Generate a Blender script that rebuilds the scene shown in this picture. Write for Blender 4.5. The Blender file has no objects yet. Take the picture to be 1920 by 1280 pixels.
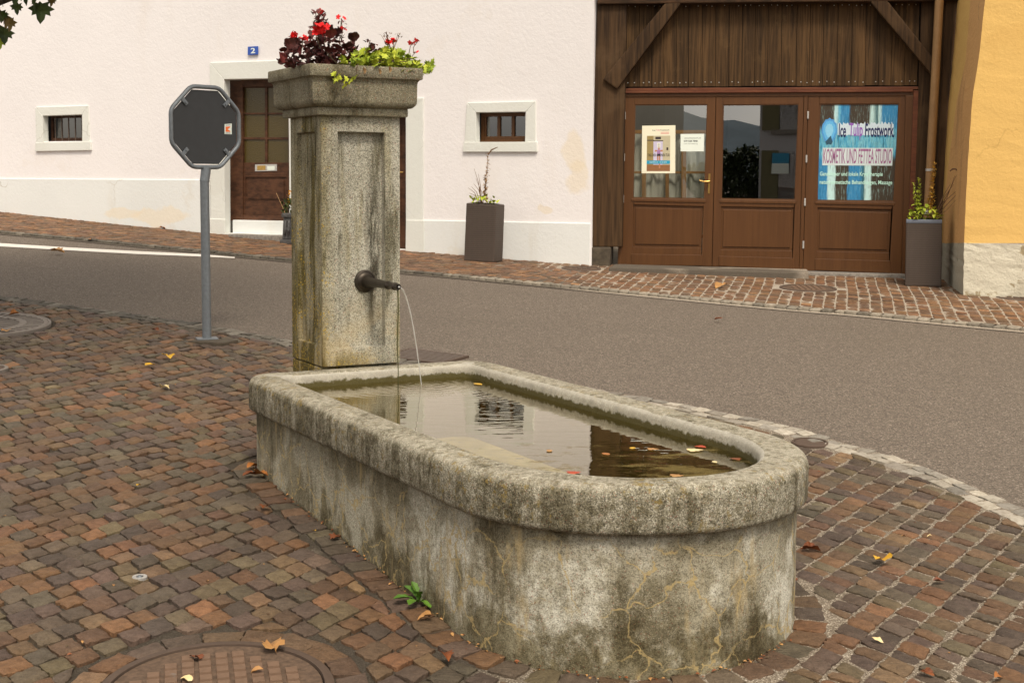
import bpy, bmesh, math, random
import numpy as np
from mathutils import Vector, Matrix
random.seed(7)
rng = np.random.default_rng(11)
sc = bpy.context.scene
COL = sc.collection
R = math.radians

# ------------------------------------------------------------------ camera model
F, PT, ROLL, CY, CH = 2592.255, 0.09398, 0.00561, 580.115, 1.6


def ray(px, py):
    a = (px - 960) / F
    b = (py - CY) / F
    a, b = a * math.cos(ROLL) + b * math.sin(ROLL), -a * math.sin(ROLL) + b * math.cos(ROLL)
    c, s = math.cos(PT), math.sin(PT)
    return np.array([a, c - b * s, -s - b * c])


CO = [-0.201129, 0.004351, 0.092334, 0.001645, -0.002303, -0.002858, 0.006734, 0.00415]


def gz(x, y):
    """height of the sloping street"""
    x = np.clip(np.asarray(x, float), -9, 6.5)
    y = np.clip(np.asarray(y, float), 2.0, 24)
    return (CO[0] + CO[1] * x + CO[2] * y + CO[3] * x * x + CO[4] * x * y + CO[5] * y * y
            + CO[6] * y ** 3 / 100 + CO[7] * x * y * y / 100)


def G(px, py, up=0.0):
    """point of the street seen at a photo pixel"""
    v = ray(px, py)
    ts = np.linspace(1.5, 40, 6000)
    d = CH + v[2] * ts - gz(v[0] * ts, v[1] * ts) - up
    i = int(np.argmax(d < 0))
    t = ts[i - 1] + (ts[i] - ts[i - 1]) * d[i - 1] / (d[i - 1] - d[i])
    return np.array([v[0] * t, v[1] * t, float(gz(v[0] * t, v[1] * t)) + up])


PINK = (14.6, .48)
BARN = (14.4, .19)
yc = G(1808, 545, .05)
YEL = (float(yc[1] + .30 * yc[0]), .30)
K = .77          # metre scale of the house fronts' small dimensions


def W(px, py, plane, off=0.0):
    """point of a facade plane (shifted 'off' towards the street) seen at a pixel"""
    C, k = plane
    v = ray(px, py)
    t = (C - off * K * math.sqrt(1 + k * k)) / (v[1] + k * v[0])
    return v * t + np.array([0, 0, CH])


def back(plane):
    k = plane[1]
    return np.array([k, 1, 0]) / math.sqrt(1 + k * k)


# ------------------------------------------------------------------ mesh helpers
class MB:
    def __init__(s):
        s.v, s.f, s.m = [], [], []

    def add(s, vs, fs, mi=0):
        n = len(s.v)
        s.v += [tuple(float(c) for c in p) for p in vs]
        s.f += [tuple(i + n for i in f) for f in fs]
        s.m += [mi] * len(fs)
        return s

    def quad(s, q, mi=0):
        return s.add(q, [(0, 1, 2, 3)], mi)

    def hexa(s, fr, bk, mi=0):
        return s.add(list(fr) + list(bk), [(3, 2, 1, 0), (4, 5, 6, 7), (0, 1, 5, 4), (1, 2, 6, 5), (2, 3, 7, 6), (3, 0, 4, 7)], mi)

    def slab(s, q, plane, off, depth, mi=0):
        """q: four photo pixels TL TR BR BL lying on the facade; extruded back by depth"""
        fr = [W(x, y, plane, off) for x, y in q]
        b = back(plane) * depth * K
        return s.hexa(fr, [p + b for p in fr], mi)

    def box(s, c, sx, sy, sz, rz=0, mi=0, taper=1.0):
        co, si = math.cos(rz), math.sin(rz)
        def P(x, y, z):
            return (c[0] + x * co - y * si, c[1] + x * si + y * co, c[2] + z)
        a, b = sx / 2, sy / 2
        t = taper
        fr = [P(-a * t, -b * t, sz), P(a * t, -b * t, sz), P(a, -b, 0), P(-a, -b, 0)]
        bk = [P(-a * t, b * t, sz), P(a * t, b * t, sz), P(a, b, 0), P(-a, b, 0)]
        return s.hexa(fr, bk, mi)

    def tube(s, path, rad, n=10, mi=0, cap=True):
        path = [np.array(p, float) for p in path]
        if not hasattr(rad, '__len__'):
            rad = [rad] * len(path)
        ref = None
        vs = []
        for i, p in enumerate(path):
            d = path[min(i + 1, len(path) - 1)] - path[max(i - 1, 0)]
            d = d / (np.linalg.norm(d) + 1e-12)
            if ref is None:
                ref = np.array([0, 0, 1.]) if abs(d[2]) < .9 else np.array([1., 0, 0])
            a = np.cross(d, ref); a /= np.linalg.norm(a) + 1e-12
            b = np.cross(d, a)
            ref = -b if False else ref
            for k in range(n):
                t = 2 * math.pi * k / n
                vs.append(p + rad[i] * (math.cos(t) * a + math.sin(t) * b))
        fs = []
        for i in range(len(path) - 1):
            for k in range(n):
                k2 = (k + 1) % n
                fs.append((i * n + k, i * n + k2, (i + 1) * n + k2, (i + 1) * n + k))
        if cap:
            fs.append(tuple(range(n))[::-1])
            fs.append(tuple((len(path) - 1) * n + k for k in range(n)))
        return s.add(vs, fs, mi)

    def ring(s, path, r, n=10, mi=0):
        """closed tube"""
        path = [np.array(p, float) for p in path]
        m = len(path)
        vs, fs = [], []
        nrm = np.cross(path[1] - path[0], path[m // 2] - path[0]); nrm /= np.linalg.norm(nrm)
        for i, p in enumerate(path):
            d1 = path[(i + 1) % m] - p; d0 = p - path[i - 1]
            d = d1 / np.linalg.norm(d1) + d0 / np.linalg.norm(d0); d /= np.linalg.norm(d)
            a = np.cross(d, nrm)
            for k in range(n):
                t = 2 * math.pi * k / n
                vs.append(p + r * (math.cos(t) * a + math.sin(t) * nrm))
        for i in range(m):
            for k in range(n):
                fs.append((i * n + k, i * n + (k + 1) % n, ((i + 1) % m) * n + (k + 1) % n, ((i + 1) % m) * n + k))
        return s.add(vs, fs, mi)

    def loft(s, loops, mi=0, capa=False, capb=False, closed=True):
        n = len(loops[0])
        vs = [p for l in loops for p in l]
        fs = []
        for i in range(len(loops) - 1):
            for k in range(n if closed else n - 1):
                k2 = (k + 1) % n
                fs.append((i * n + k, i * n + k2, (i + 1) * n + k2, (i + 1) * n + k))
        if capa:
            fs.append(tuple(range(n))[::-1])
        if capb:
            fs.append(tuple((len(loops) - 1) * n + k for k in range(n)))
        return s.add(vs, fs, mi)

    def build(s, name, mats, parent=None, bevel=0.0, smooth=False, loc=None, seg=2, fixn=True):
        me = bpy.data.meshes.new(name)
        o = bpy.data.objects.new(name, me)
        org = np.zeros(3)
        if parent is not None:
            org = ORG[parent.name]
        elif loc is not None:
            org = np.array(loc, float)
            o.location = org
        vs = (np.array(s.v) - org).tolist()
        me.from_pydata(vs, [], s.f)
        if not isinstance(mats, (list, tuple)):
            mats = [mats]
        for m in mats:
            me.materials.append(m)
        me.polygons.foreach_set('material_index', s.m)
        if bevel or fixn:
            bm = bmesh.new(); bm.from_mesh(me)
            if fixn:
                bmesh.ops.recalc_face_normals(bm, faces=bm.faces)
            if bevel:
                es = [e for e in bm.edges if len(e.link_faces) == 2 and e.calc_face_angle(0) > .5]
                bmesh.ops.bevel(bm, geom=es, offset=bevel, segments=seg, affect='EDGES', profile=.6, clamp_overlap=True)
            bm.to_mesh(me); bm.free()
        if smooth:
            me.polygons.foreach_set('use_smooth', [True] * len(me.polygons))
            if smooth != 'all':
                me.set_sharp_from_angle(angle=R(40))
        COL.objects.link(o)
        if parent is not None:
            o.parent = parent
        ORG[o.name] = org
        return o


ORG = {}


def tag(o, label=None, cat=None, group=None, kind=None):
    if label: o['label'] = label
    if cat: o['category'] = cat
    if group: o['group'] = group
    if kind: o['kind'] = kind
    return o


def thing(name, label, cat, loc, group=None):
    o = bpy.data.objects.new(name, None)
    o.empty_display_size = .1
    COL.objects.link(o)
    o.location = loc
    ORG[o.name] = np.array(loc, float)
    return tag(o, label, cat, group)


def np_mesh(name, V, Fq, mats, colors=None, loc=(0, 0, 0), smooth=True):
    me = bpy.data.meshes.new(name)
    V = np.asarray(V, np.float32) - np.array(loc, np.float32)
    Fq = np.asarray(Fq, np.int32)
    me.vertices.add(len(V)); me.vertices.foreach_set('co', V.ravel())
    k = Fq.shape[1]
    me.loops.add(Fq.size); me.loops.foreach_set('vertex_index', Fq.ravel())
    me.polygons.add(len(Fq))
    me.polygons.foreach_set('loop_start', np.arange(0, Fq.size, k, dtype=np.int32))
    me.polygons.foreach_set('loop_total', np.full(len(Fq), k, np.int32))
    me.update(calc_edges=True)
    if smooth:
        me.polygons.foreach_set('use_smooth', np.ones(len(Fq), bool))
    if colors is not None:
        at = me.color_attributes.new('tint', 'FLOAT_COLOR', 'POINT')
        c = np.ones((len(V), 4), np.float32); c[:, :3] = colors
        at.data.foreach_set('color', c.ravel())
    for m in (mats if isinstance(mats, (list, tuple)) else [mats]):
        me.materials.append(m)
    me.validate()
    o = bpy.data.objects.new(name, me)
    o.location = loc
    COL.objects.link(o)
    ORG[o.name] = np.array(loc, float)
    return o


# ------------------------------------------------------------------ material helper
class NT:
    def __init__(s, name):
        s.mat = bpy.data.materials.new(name)
        s.mat.use_nodes = True
        s.t = s.mat.node_tree
        s.t.nodes.clear()
        s._tc = None

    def n(s, typ, **kw):
        nd = s.t.nodes.new(typ)
        for k, v in kw.items():
            setattr(nd, k, v)
        return nd

    def set(s, sock, v):
        if isinstance(v, bpy.types.NodeSocket):
            s.t.links.new(v, sock)
        elif v is not None:
            if sock.type == 'RGBA' and len(v) == 3:
                v = (*v, 1)
            sock.default_value = v

    def co(s, scale=(1, 1, 1), rot=(0, 0, 0), loc=(0, 0, 0)):
        if s._tc is None:
            s._tc = s.n('ShaderNodeTexCoord').outputs['Object']
        m = s.n('ShaderNodeMapping')
        s.set(m.inputs['Vector'], s._tc)
        m.inputs['Scale'].default_value = scale if hasattr(scale, '__len__') else (scale,) * 3
        m.inputs['Rotation'].default_value = rot
        m.inputs['Location'].default_value = loc
        return m.outputs[0]

    def noise(s, scale=5, detail=4, rough=.55, co=None, dist=0.0):
        n = s.n('ShaderNodeTexNoise')
        s.set(n.inputs['Vector'], co if co is not None else s.co())
        n.inputs['Scale'].default_value = scale
        n.inputs['Detail'].default_value = detail
        n.inputs['Roughness'].default_value = rough
        n.inputs['Distortion'].default_value = dist
        return n.outputs['Fac']

    def noisecol(s, scale=5, detail=2, co=None):
        n = s.n('ShaderNodeTexNoise')
        s.set(n.inputs['Vector'], co if co is not None else s.co())
        n.inputs['Scale'].default_value = scale
        n.inputs['Detail'].default_value = detail
        return n.outputs['Color']

    def voro(s, scale=5, feature='F1', co=None, out='Distance', rnd=1.0):
        n = s.n('ShaderNodeTexVoronoi', feature=feature)
        s.set(n.inputs['Vector'], co if co is not None else s.co())
        n.inputs['Scale'].default_value = scale
        n.inputs['Randomness'].default_value = rnd
        return n.outputs[out]

    def math(s, op, a, b=0.5, c=None, clamp=False):
        n = s.n('ShaderNodeMath', operation=op, use_clamp=clamp)
        s.set(n.inputs[0], a); s.set(n.inputs[1], b)
        if c is not None: s.set(n.inputs[2], c)
        return n.outputs[0]

    def vmath(s, op, a, b):
        n = s.n('ShaderNodeVectorMath', operation=op)
        s.set(n.inputs[0], a); s.set(n.inputs[1], b)
        return n.outputs[0]

    def ramp(s, fac, stops, interp='LINEAR'):
        n = s.n('ShaderNodeValToRGB')
        cr = n.color_ramp
        cr.interpolation = interp
        while len(cr.elements) < len(stops):
            cr.elements.new(.5)
        for e, (p, c) in zip(cr.elements, stops):
            e.position = p
            if not hasattr(c, '__len__'): c = (c, c, c)
            e.color = (*c, 1)
        s.set(n.inputs[0], fac)
        return n.outputs['Color']

    def mix(s, fac, a, b, mode='MIX'):
        n = s.n('ShaderNodeMix', data_type='RGBA', blend_type=mode)
        s.set(n.inputs[0], fac); s.set(n.inputs[6], a); s.set(n.inputs[7], b)
        return n.outputs[2]

    def step(s, x, lo, hi):
        n = s.n('ShaderNodeMapRange', interpolation_type='SMOOTHSTEP')
        s.set(n.inputs[0], x)
        n.inputs[1].default_value = lo; n.inputs[2].default_value = hi
        return n.outputs[0]

    def sep(s, v=None):
        n = s.n('ShaderNodeSeparateXYZ')
        s.set(n.inputs[0], v if v is not None else s.co())
        return n.outputs

    def attr(s, name):
        return s.n('ShaderNodeAttribute', attribute_name=name).outputs['Color']

    def bump(s, h, strength=.5, dist=.01, normal=None):
        n = s.n('ShaderNodeBump')
        n.inputs['Strength'].default_value = strength
        n.inputs['Distance'].default_value = dist
        s.set(n.inputs['Height'], h)
        if normal is not None: s.set(n.inputs['Normal'], normal)
        return n.outputs[0]

    def out(s, base, rough=.8, normal=None, metal=0.0, spec=.4, **kw):
        p = s.n('ShaderNodeBsdfPrincipled')
        s.set(p.inputs['Base Color'], base)
        s.set(p.inputs['Roughness'], rough)
        s.set(p.inputs['Metallic'], metal)
        s.set(p.inputs['Specular IOR Level'], spec)
        if normal is not None: s.set(p.inputs['Normal'], normal)
        for k, v in kw.items(): s.set(p.inputs[k.replace('_', ' ')], v)
        o = s.n('ShaderNodeOutputMaterial')
        s.t.links.new(p.outputs[0], o.inputs[0])
        return s.mat


def srgb(r, g, b):
    f = lambda c: ((c / 255 + .055) / 1.055) ** 2.4 if c > 10 else c / 255 / 12.92
    return (f(r), f(g), f(b))


def plain(name, col, rough=.7, metal=0.0, var=.12, scale=30, bump=.1, spec=.4):
    t = NT(name)
    nz = t.noise(scale, 4)
    base = t.mix(nz, tuple(c * (1 - var * 2) for c in col), tuple(min(1, c * (1 + var * 2)) for c in col))
    return t.out(base, rough, t.bump(t.noise(scale * 4, 3), bump, .003) if bump else None, metal, spec)


# ---- stone
def stone_mat(name, kind):
    t = NT(name)
    x, y, z = t.sep()
    g2 = t.voro(300, out='Color')
    g3 = t.voro(420, out='Color')
    streak = t.noise(1, 5, .62, t.co((9, 9, 1.4)))
    streak2 = t.noise(1, 5, .65, t.co((22, 22, 2.2)))
    patch = t.noise(3.2, 5, .6)
    mott = t.noise(28, 5, .72)
    fine = t.noise(85, 4, .75)
    mul = lambda a, b: t.math('MULTIPLY', a, b)
    inv = lambda a: t.math('SUBTRACT', 1.0, a)
    sx = t.sep(g2)
    sy = t.sep(g3)

    def dirt(base, m, col):          # transparent film of dirt: keeps the grain underneath
        return t.mix(m, base, t.mix(1.0, base, tuple(c for c in col), 'MULTIPLY'))

    def grains(base, dk, lt):
        base = t.mix(mul(inv(t.step(sx[0], .16, .36)), dk), base, (.05, .046, .038))
        base = t.mix(mul(inv(t.step(sy[0], .16, .32)), dk * .8), base, (.075, .068, .055))
        base = t.mix(mul(t.step(sx[1], .70, .9), lt), base, (.72, .68, .57))
        base = t.mix(mul(t.step(sx[2], .97, .985), .5), base, (.34, .10, .06))
        return dirt(base, t.step(fine, .50, .66), (.66, .65, .62))

    if kind == 'body':
        base = t.mix(t.step(patch, .38, .62), (.275, .25, .175), (.42, .395, .305))
        lite = mul(t.step(t.noise(3.6, 6, .66, t.co((1, 1, .9), loc=(2, 7, 1))), .44, .54), t.step(t.sep(t.attr('inner'))[0], .2, .8))
        base = t.mix(mul(lite, .8), base, (.70, .685, .59))
        base = grains(base, .42, .35)
        base = dirt(base, mul(t.step(t.math('ADD', z, mul(t.math('SUBTRACT', t.noise(6, 4), .5), .2)), .30, .42), .85), (.58, .56, .52))
        base = dirt(base, t.step(t.noise(2.6, 6, .68, t.co((1, 1, .8), loc=(4, 2, 1))), .50, .60), (.60, .57, .50))
        # damp dark foot with a ragged top
        zz = t.math('ADD', z, mul(t.math('SUBTRACT', t.noise(1, 6, .66, t.co((5, 5, 3.4))), .5), -1.0))
        foot = inv(t.step(zz, .06, .18))
        base = dirt(base, mul(foot, .95), (.40, .365, .27))
        base = dirt(base, mul(t.step(streak, .54, .68), .8), (.48, .455, .39))
        base = dirt(base, mul(t.step(streak2, .56, .72), .7), (.58, .55, .47))
        base = t.mix(mul(t.step(t.noise(1, 4, .6, t.co((14, 14, 3), loc=(3, 1, 0))), .55, .7), .45), base, (.44, .33, .16))
        # cracks filled with tan sinter
        cw = t.vmath('ADD', t.co(1), t.vmath('MULTIPLY', t.vmath('SUBTRACT', t.noisecol(6, 6), (.5, .5, .5)), (.28, .28, .28)))
        ce = t.voro(5.2, 'DISTANCE_TO_EDGE', cw)
        wid = t.math('MULTIPLY_ADD', t.noise(30, 4, .7), .068, -.015)
        cm = inv(t.step(t.math('DIVIDE', ce, t.math('MAXIMUM', wid, .0015)), .4, 1.3))
        zone = mul(t.step(t.noise(2.6, 3, .5, t.co(1, loc=(.3, .1, 2))), .36, .46), inv(t.step(z, .34, .46)))
        base = t.mix(mul(mul(cm, zone), mul(t.step(t.noise(55, 3, .7), .32, .5), .85)), base, (.40, .305, .14))
    elif kind == 'rim':
        base = t.mix(t.step(patch, .3, .7), (.255, .235, .17), (.36, .335, .255))
        base = grains(base, .62, .5)
        st = t.step(t.math('ADD', streak, mul(t.math('SUBTRACT', streak2, .5), .6)), .42, .60)
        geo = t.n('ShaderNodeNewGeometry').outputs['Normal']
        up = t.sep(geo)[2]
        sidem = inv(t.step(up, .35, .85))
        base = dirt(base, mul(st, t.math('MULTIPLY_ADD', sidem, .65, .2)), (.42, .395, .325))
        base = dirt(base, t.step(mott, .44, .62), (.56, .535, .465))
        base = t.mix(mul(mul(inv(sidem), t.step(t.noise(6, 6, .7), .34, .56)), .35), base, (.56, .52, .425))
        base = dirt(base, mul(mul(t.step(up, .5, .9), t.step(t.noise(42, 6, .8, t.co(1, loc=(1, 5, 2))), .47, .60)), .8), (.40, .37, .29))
        lich = mul(t.step(t.noise(38, 5, .7), .54, .64), t.step(t.noise(4, 3), .46, .58))
        base = t.mix(mul(lich, .7), base, (.23, .16, .04))
        inner = t.step(t.attr('inner'), .2, .6)
        base = t.mix(mul(inner, .6), base, (.46, .435, .38))
        alg = inv(t.step(t.math('ADD', z, mul(t.math('SUBTRACT', t.noise(34, 5, .7), .5), .05)), WATERZ - .12 + .016, WATERZ - .12 + .030))
        base = t.mix(mul(mul(alg, inner), .96), base, (.060, .048, .010))
    elif kind == 'pillar':
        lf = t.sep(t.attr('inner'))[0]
        base = t.mix(t.step(patch, .32, .68), (.315, .302, .238), (.455, .44, .365))
        base = grains(base, .66, .42)
        st = t.step(t.math('ADD', streak, mul(t.math('SUBTRACT', streak2, .5), .6)), .54, .70)
        base = dirt(base, mul(st, .9), (.34, .32, .25))
        # black drip mark running down beside the spout
        ul = t.math('ADD', mul(t.math('SUBTRACT', x, float(FXo)), float(FC_)), mul(t.math('SUBTRACT', y, float(FYo)), float(FS_)))
        du = t.math('ABSOLUTE', t.math('SUBTRACT', t.math('ADD', ul, mul(t.math('SUBTRACT', t.noise(1, 4, .6, t.co((5, 5, 3))), .5), .07)), .275))
        drip = mul(inv(t.step(du, .008, .05)), mul(t.step(z, .60, .95), inv(t.step(z, 1.25, 1.6))))
        drip = mul(drip, t.step(t.noise(1, 6, .75, t.co((40, 40, 6))), .36, .58))
        base = dirt(base, drip, (.14, .13, .11))
        base = t.mix(mul(mul(inv(t.step(z, .68, 1.0)), t.step(t.noise(7, 4), .4, .6)), .35), base, (.50, .38, .19))
        grn = t.step(t.noise(1, 5, .6, t.co((13, 13, 1.1), loc=(5, 2, 0))), .52, .68)
        base = dirt(base, mul(grn, .7), (.64, .59, .42))
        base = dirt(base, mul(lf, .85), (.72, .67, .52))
        mo = mul(lf, t.step(t.math('ADD', t.noise(1, 4, .6, t.co((10, 10, 1.6))), mul(z, -.14)), .30, .44))
        base = dirt(base, mul(mo, .95), (.38, .33, .12))
        sp = inv(t.step(t.voro(70), .24, .38))
        sp = mul(sp, t.step(t.math('ADD', t.noise(9, 4), mul(z, -.11)), .36, .46))
        base = t.mix(mul(mul(sp, lf), .75), base, (.46, .31, .03))
    else:
        base = t.mix(t.step(patch, .3, .7), (.17, .15, .097), (.27, .245, .165))
        base = grains(base, .6, .2)
        base = dirt(base, mul(t.step(streak, .5, .68), .8), (.46, .42, .33))
        base = t.mix(mul(t.step(t.noise(16, 4), .62, .72), .4), base, (.36, .30, .17))
    h = t.math('ADD', mul(fine, .6), mul(sx[1], .5))
    nrm = t.bump(h, .6, .004)
    nrm = t.bump(t.noise(24, 5, .6), .45, .012, nrm)
    return t.out(base, .9, nrm, spec=.25)


FC_, FS_ = math.cos(.49737), math.sin(.49737)
FXo, FYo = -.886 - (-.886 + .3), 6.43263 - (6.43263 - .2)
WATERZ = .648


def sett_mat():
    t = NT('porphyry_sett')
    c = t.attr('tint')
    n = t.noise(30, 5, .65)
    lines = t.noise(1, 4, .6, t.co((30, 130, 60), rot=(0, 0, .6)))
    c = t.mix(.30, t.mix(1.0, c, (1.12, 1.12, 1.06), 'MULTIPLY'), (.128, .103, .073))
    base = t.mix(t.math('MULTIPLY', t.step(n, .35, .65), .65), c, t.mix(1.0, c, (.50, .48, .47), 'MULTIPLY'))
    gr = t.noise(170, 3, .75)
    base = t.mix(t.math('MULTIPLY', t.step(gr, .52, .64), .55), base, t.mix(1.0, c, (.38, .36, .35), 'MULTIPLY'))
    base = t.mix(t.math('MULTIPLY', t.step(t.noise(210, 3, .7, t.co(1, loc=(3, 2, 1))), .56, .68), .5), base, t.mix(1.0, c, (1.7, 1.65, 1.55), 'MULTIPLY'))
    base = t.mix(t.math('MULTIPLY', t.step(lines, .55, .72), .35), base, t.mix(1.0, c, (1.35, 1.28, 1.18), 'MULTIPLY'))
    dirt = t.step(t.noise(1.1, 4, .6), .45, .68)
    base = t.mix(t.math('MULTIPLY', dirt, .3), base, (.05, .037, .027))
    base = t.mix(t.math('MULTIPLY', t.step(t.noise(13, 5, .7), .55, .7), .35), base, t.mix(1.0, c, (1.32, 1.26, 1.15), 'MULTIPLY'))
    base = t.mix(t.math('MULTIPLY', t.step(t.noise(300, 2), .66, .74), .4), base, (.42, .36, .30))
    h = t.math('ADD', t.noise(45, 6, .75), t.math('MULTIPLY', lines, .9))
    return t.out(base, t.math('MULTIPLY_ADD', n, .3, .5), t.bump(h, 1.0, .009), spec=.3)


def grit_mat(name, a, b, c, pale):
    t = NT(name)
    v = t.voro(230, out='Color')
    base = t.ramp(t.sep(v)[0], [(.0, a), (.5, b), (.86, c), (1, pale)])
    xx = t.sep()[0]
    big = t.step(t.math('SUBTRACT', t.noise(.9, 4, .6), t.math('MULTIPLY', xx, .16)), .40, .56)
    base = t.mix(t.math('MULTIPLY', big, .85), base, tuple(q * .28 for q in a))
    return t.out(base, .95, t.bump(t.voro(230), .8, .006), spec=.2)


def asphalt_mat():
    t = NT('asphalt')
    v = t.voro(150, out='Color')
    s = t.sep(v)
    base = t.ramp(s[0], [(0, (.058, .047, .037)), (.3, (.116, .094, .075)), (.72, (.163, .133, .106)), (.92, (.23, .19, .152)), (1, (.38, .325, .265))])
    base = t.mix(t.math('MULTIPLY', t.noise(.6, 5, .6), .35), base, (.130, .106, .084))
    base = t.mix(t.math('MULTIPLY', t.step(t.noise(1, 4, .6, t.co((.25, 1.2, 1), rot=(0, 0, -.15))), .5, .66), .12), base, (.10, .084, .064))
    base = t.mix(t.math('MULTIPLY', t.step(t.noise(.35, 5, .7, t.co(1, loc=(7, 3, 0))), .6, .64), .10), base, (.12, .097, .07))
    return t.out(base, .85, t.bump(t.voro(120), .7, .006), spec=.3)


def plaster_mat(name, col, stain, amount=.25, bumpy=.25, patches=None, scale=.7, hairs=1.0, blobs=()):
    t = NT(name)
    base = t.mix(t.noise(scale, 5, .55), tuple(c * .90 for c in col), tuple(min(.93, c * 1.05) for c in col))
    st = t.step(t.noise(1, 5, .6, t.co((2.2, 2.2, .5))), .55, .78)
    base = t.mix(t.math('MULTIPLY', st, amount), base, stain)
    base = t.mix(t.math('MULTIPLY', t.step(t.noise(40, 3, .6), .6, .75), amount * .5), base, stain)
    cr_ = t.voro(.55, 'DISTANCE_TO_EDGE', t.vmath('ADD', t.co(1), t.vmath('MULTIPLY', t.noisecol(2.5, 5), (.5, .5, .5))))
    hair = t.math('MULTIPLY', t.math('SUBTRACT', 1.0, t.step(cr_, .001, .006)), t.step(t.noise(.9, 3, .5, t.co(1, loc=(5, 5, 5))), .52, .6))
    base = t.mix(t.math('MULTIPLY', hair, amount * 1.3 * hairs), base, tuple(c * .7 for c in stain))
    bl = t.step(t.noise(.8, 6, .62, t.co(1, loc=(1, 8, 3))), .60, .64)
    base = t.mix(t.math('MULTIPLY', bl, amount * .55), base, stain)
    for (bx_, by_, bz_, rh_, rz_) in blobs:      # old damp patches
        d_ = t.n('ShaderNodeVectorMath', operation='LENGTH')
        t.set(d_.inputs[0], t.vmath('MULTIPLY', t.vmath('SUBTRACT', t.vmath('ADD', t.co(), t.vmath('MULTIPLY', t.vmath('SUBTRACT', t.noisecol(3, 5), (.5, .5, .5)), (.35, .35, .35))), (bx_, by_, bz_)), (1 / rh_, 1 / rh_, 1 / rz_)))
        base = t.mix(t.math('MULTIPLY', t.math('SUBTRACT', 1.0, t.step(d_.outputs['Value'], .7, 1.0)), .55), base, (.76, .66, .50))
    if patches:
        pn = t.noise(1.3, 6, .7)
        base = t.mix(t.step(pn, patches[0], patches[0] + .03), base, patches[1])
    h = t.math('ADD', t.noise(30, 5, .65), t.math('MULTIPLY', t.noise(6, 3), .8))
    return t.out(base, .9, t.bump(h, bumpy, .015), spec=.2)


def wood_mat(name, a, b, axis='z', rough=.75, contrast=1.0, spec=.25, worn=None, sc_=1.0):
    t = NT(name)
    st = {'z': (38, 38, 1.6), 'x': (1.6, 38, 38)}[axis]
    st = tuple(q * sc_ for q in st)
    n = t.noise(1, 6, .65, t.co(st), .4)
    n2 = t.noise(1, 4, .6, t.co(tuple(q * .25 for q in st)))
    f = t.math('ADD', t.math('MULTIPLY', n, .6), t.math('MULTIPLY', n2, .4))
    base = t.mix(t.step(f, .5 - .17 / contrast, .5 + .17 / contrast), a, b)
    if worn:
        base = t.mix(t.math('MULTIPLY', t.step(t.noise(2.2, 5, .6), .52, .7), .55), base, worn)
    return t.out(base, rough, t.bump(n, .35, .004), spec=spec)


def metal_mat(name, col, rough=.5, metal=.7, spots=None, bump=.15, scale=40):
    t = NT(name)
    n = t.noise(scale, 5, .65)
    base = t.mix(n, tuple(c * .65 for c in col), tuple(min(1, c * 1.3) for c in col))
    if spots:
        base = t.mix(t.step(t.noise(7, 5, .65), spots[0], spots[0] + .12), base, spots[1])
    return t.out(base, rough, t.bump(n, bump, .002), metal)


def glass_mat(name, refl=.14, tint=(.8, .85, .85), rough=0.0, wave=0.0):
    t = NT(name)
    fr = t.n('ShaderNodeFresnel'); fr.inputs[0].default_value = 1.5
    fac = t.math('ADD', t.math('MULTIPLY', fr.outputs[0], 1.4), refl - .06)
    tr = t.n('ShaderNodeBsdfTransparent'); t.set(tr.inputs[0], tint)
    gl = t.n('ShaderNodeBsdfGlossy'); gl.inputs[0].default_value = (1, 1, 1, 1); gl.inputs['Roughness'].default_value = rough
    if wave:
        b = t.bump(t.noise(3, 2), wave, .01)
        t.set(gl.inputs['Normal'], b)
    mx = t.n('ShaderNodeMixShader')
    t.set(mx.inputs[0], fac)
    t.t.links.new(tr.outputs[0], mx.inputs[1]); t.t.links.new(gl.outputs[0], mx.inputs[2])
    o = t.n('ShaderNodeOutputMaterial'); t.t.links.new(mx.outputs[0], o.inputs[0])
    return t.mat


def leaf_mat(name, a, b, trans=.25):
    t = NT(name)
    n = t.noise(9, 4, .6)
    base = t.mix(t.step(n, .35, .65), a, b)
    base = t.mix(t.math('MULTIPLY', t.step(t.noise(60, 3), .62, .7), .5), base, tuple(c * .35 for c in a))
    return t.out(base, .6, t.bump(t.noise(50, 3), .3, .003), spec=.35,
                 Transmission_Weight=0.0, Subsurface_Weight=0.0)


M = {}
M['trough'] = stone_mat('trough_stone', 'body')
M['rim'] = stone_mat('rim_stone', 'rim')
M['pillar'] = stone_mat('pillar_stone', 'pillar')
M['cap'] = stone_mat('cap_stone', 'cap')
M['sett'] = sett_mat()
M['grit'] = grit_mat('joint_grit', (.12, .095, .07), (.22, .18, .135), (.33, .28, .22), (.55, .49, .40))
M['mortar'] = grit_mat('pale_mortar', (.30, .25, .195), (.38, .325, .26), (.44, .38, .31), (.56, .50, .42))
M['granite'] = plain('granite_sett', (.36, .325, .28), .85, 0, .35, 45, .5)
M['kerb'] = plain('kerb_stone', (.22, .20, .175), .85, 0, .4, 35, .5)
M['asphalt'] = asphalt_mat()
M['pink'] = plaster_mat('pink_plaster', (.80, .772, .778), (.70, .63, .56), .3, .22, hairs=.12)
M['white'] = plaster_mat('white_plaster', (.735, .752, .745), (.60, .54, .43), .4, .2)
M['trim'] = plaster_mat('pale_trim', (.70, .712, .675), (.5, .47, .40), .25, .2)
M['yellow'] = plaster_mat('ochre_plaster', (.70, .45, .15), (.56, .33, .10), .5, .35, None, 1.2, .4)
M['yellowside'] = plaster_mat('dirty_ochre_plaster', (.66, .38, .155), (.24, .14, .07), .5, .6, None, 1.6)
M['plinth'] = plaster_mat('rough_grey_render', (.60, .56, .45), (.30, .26, .18), .6, .7, (.55, (.33, .27, .17)), 2.2)
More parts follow.
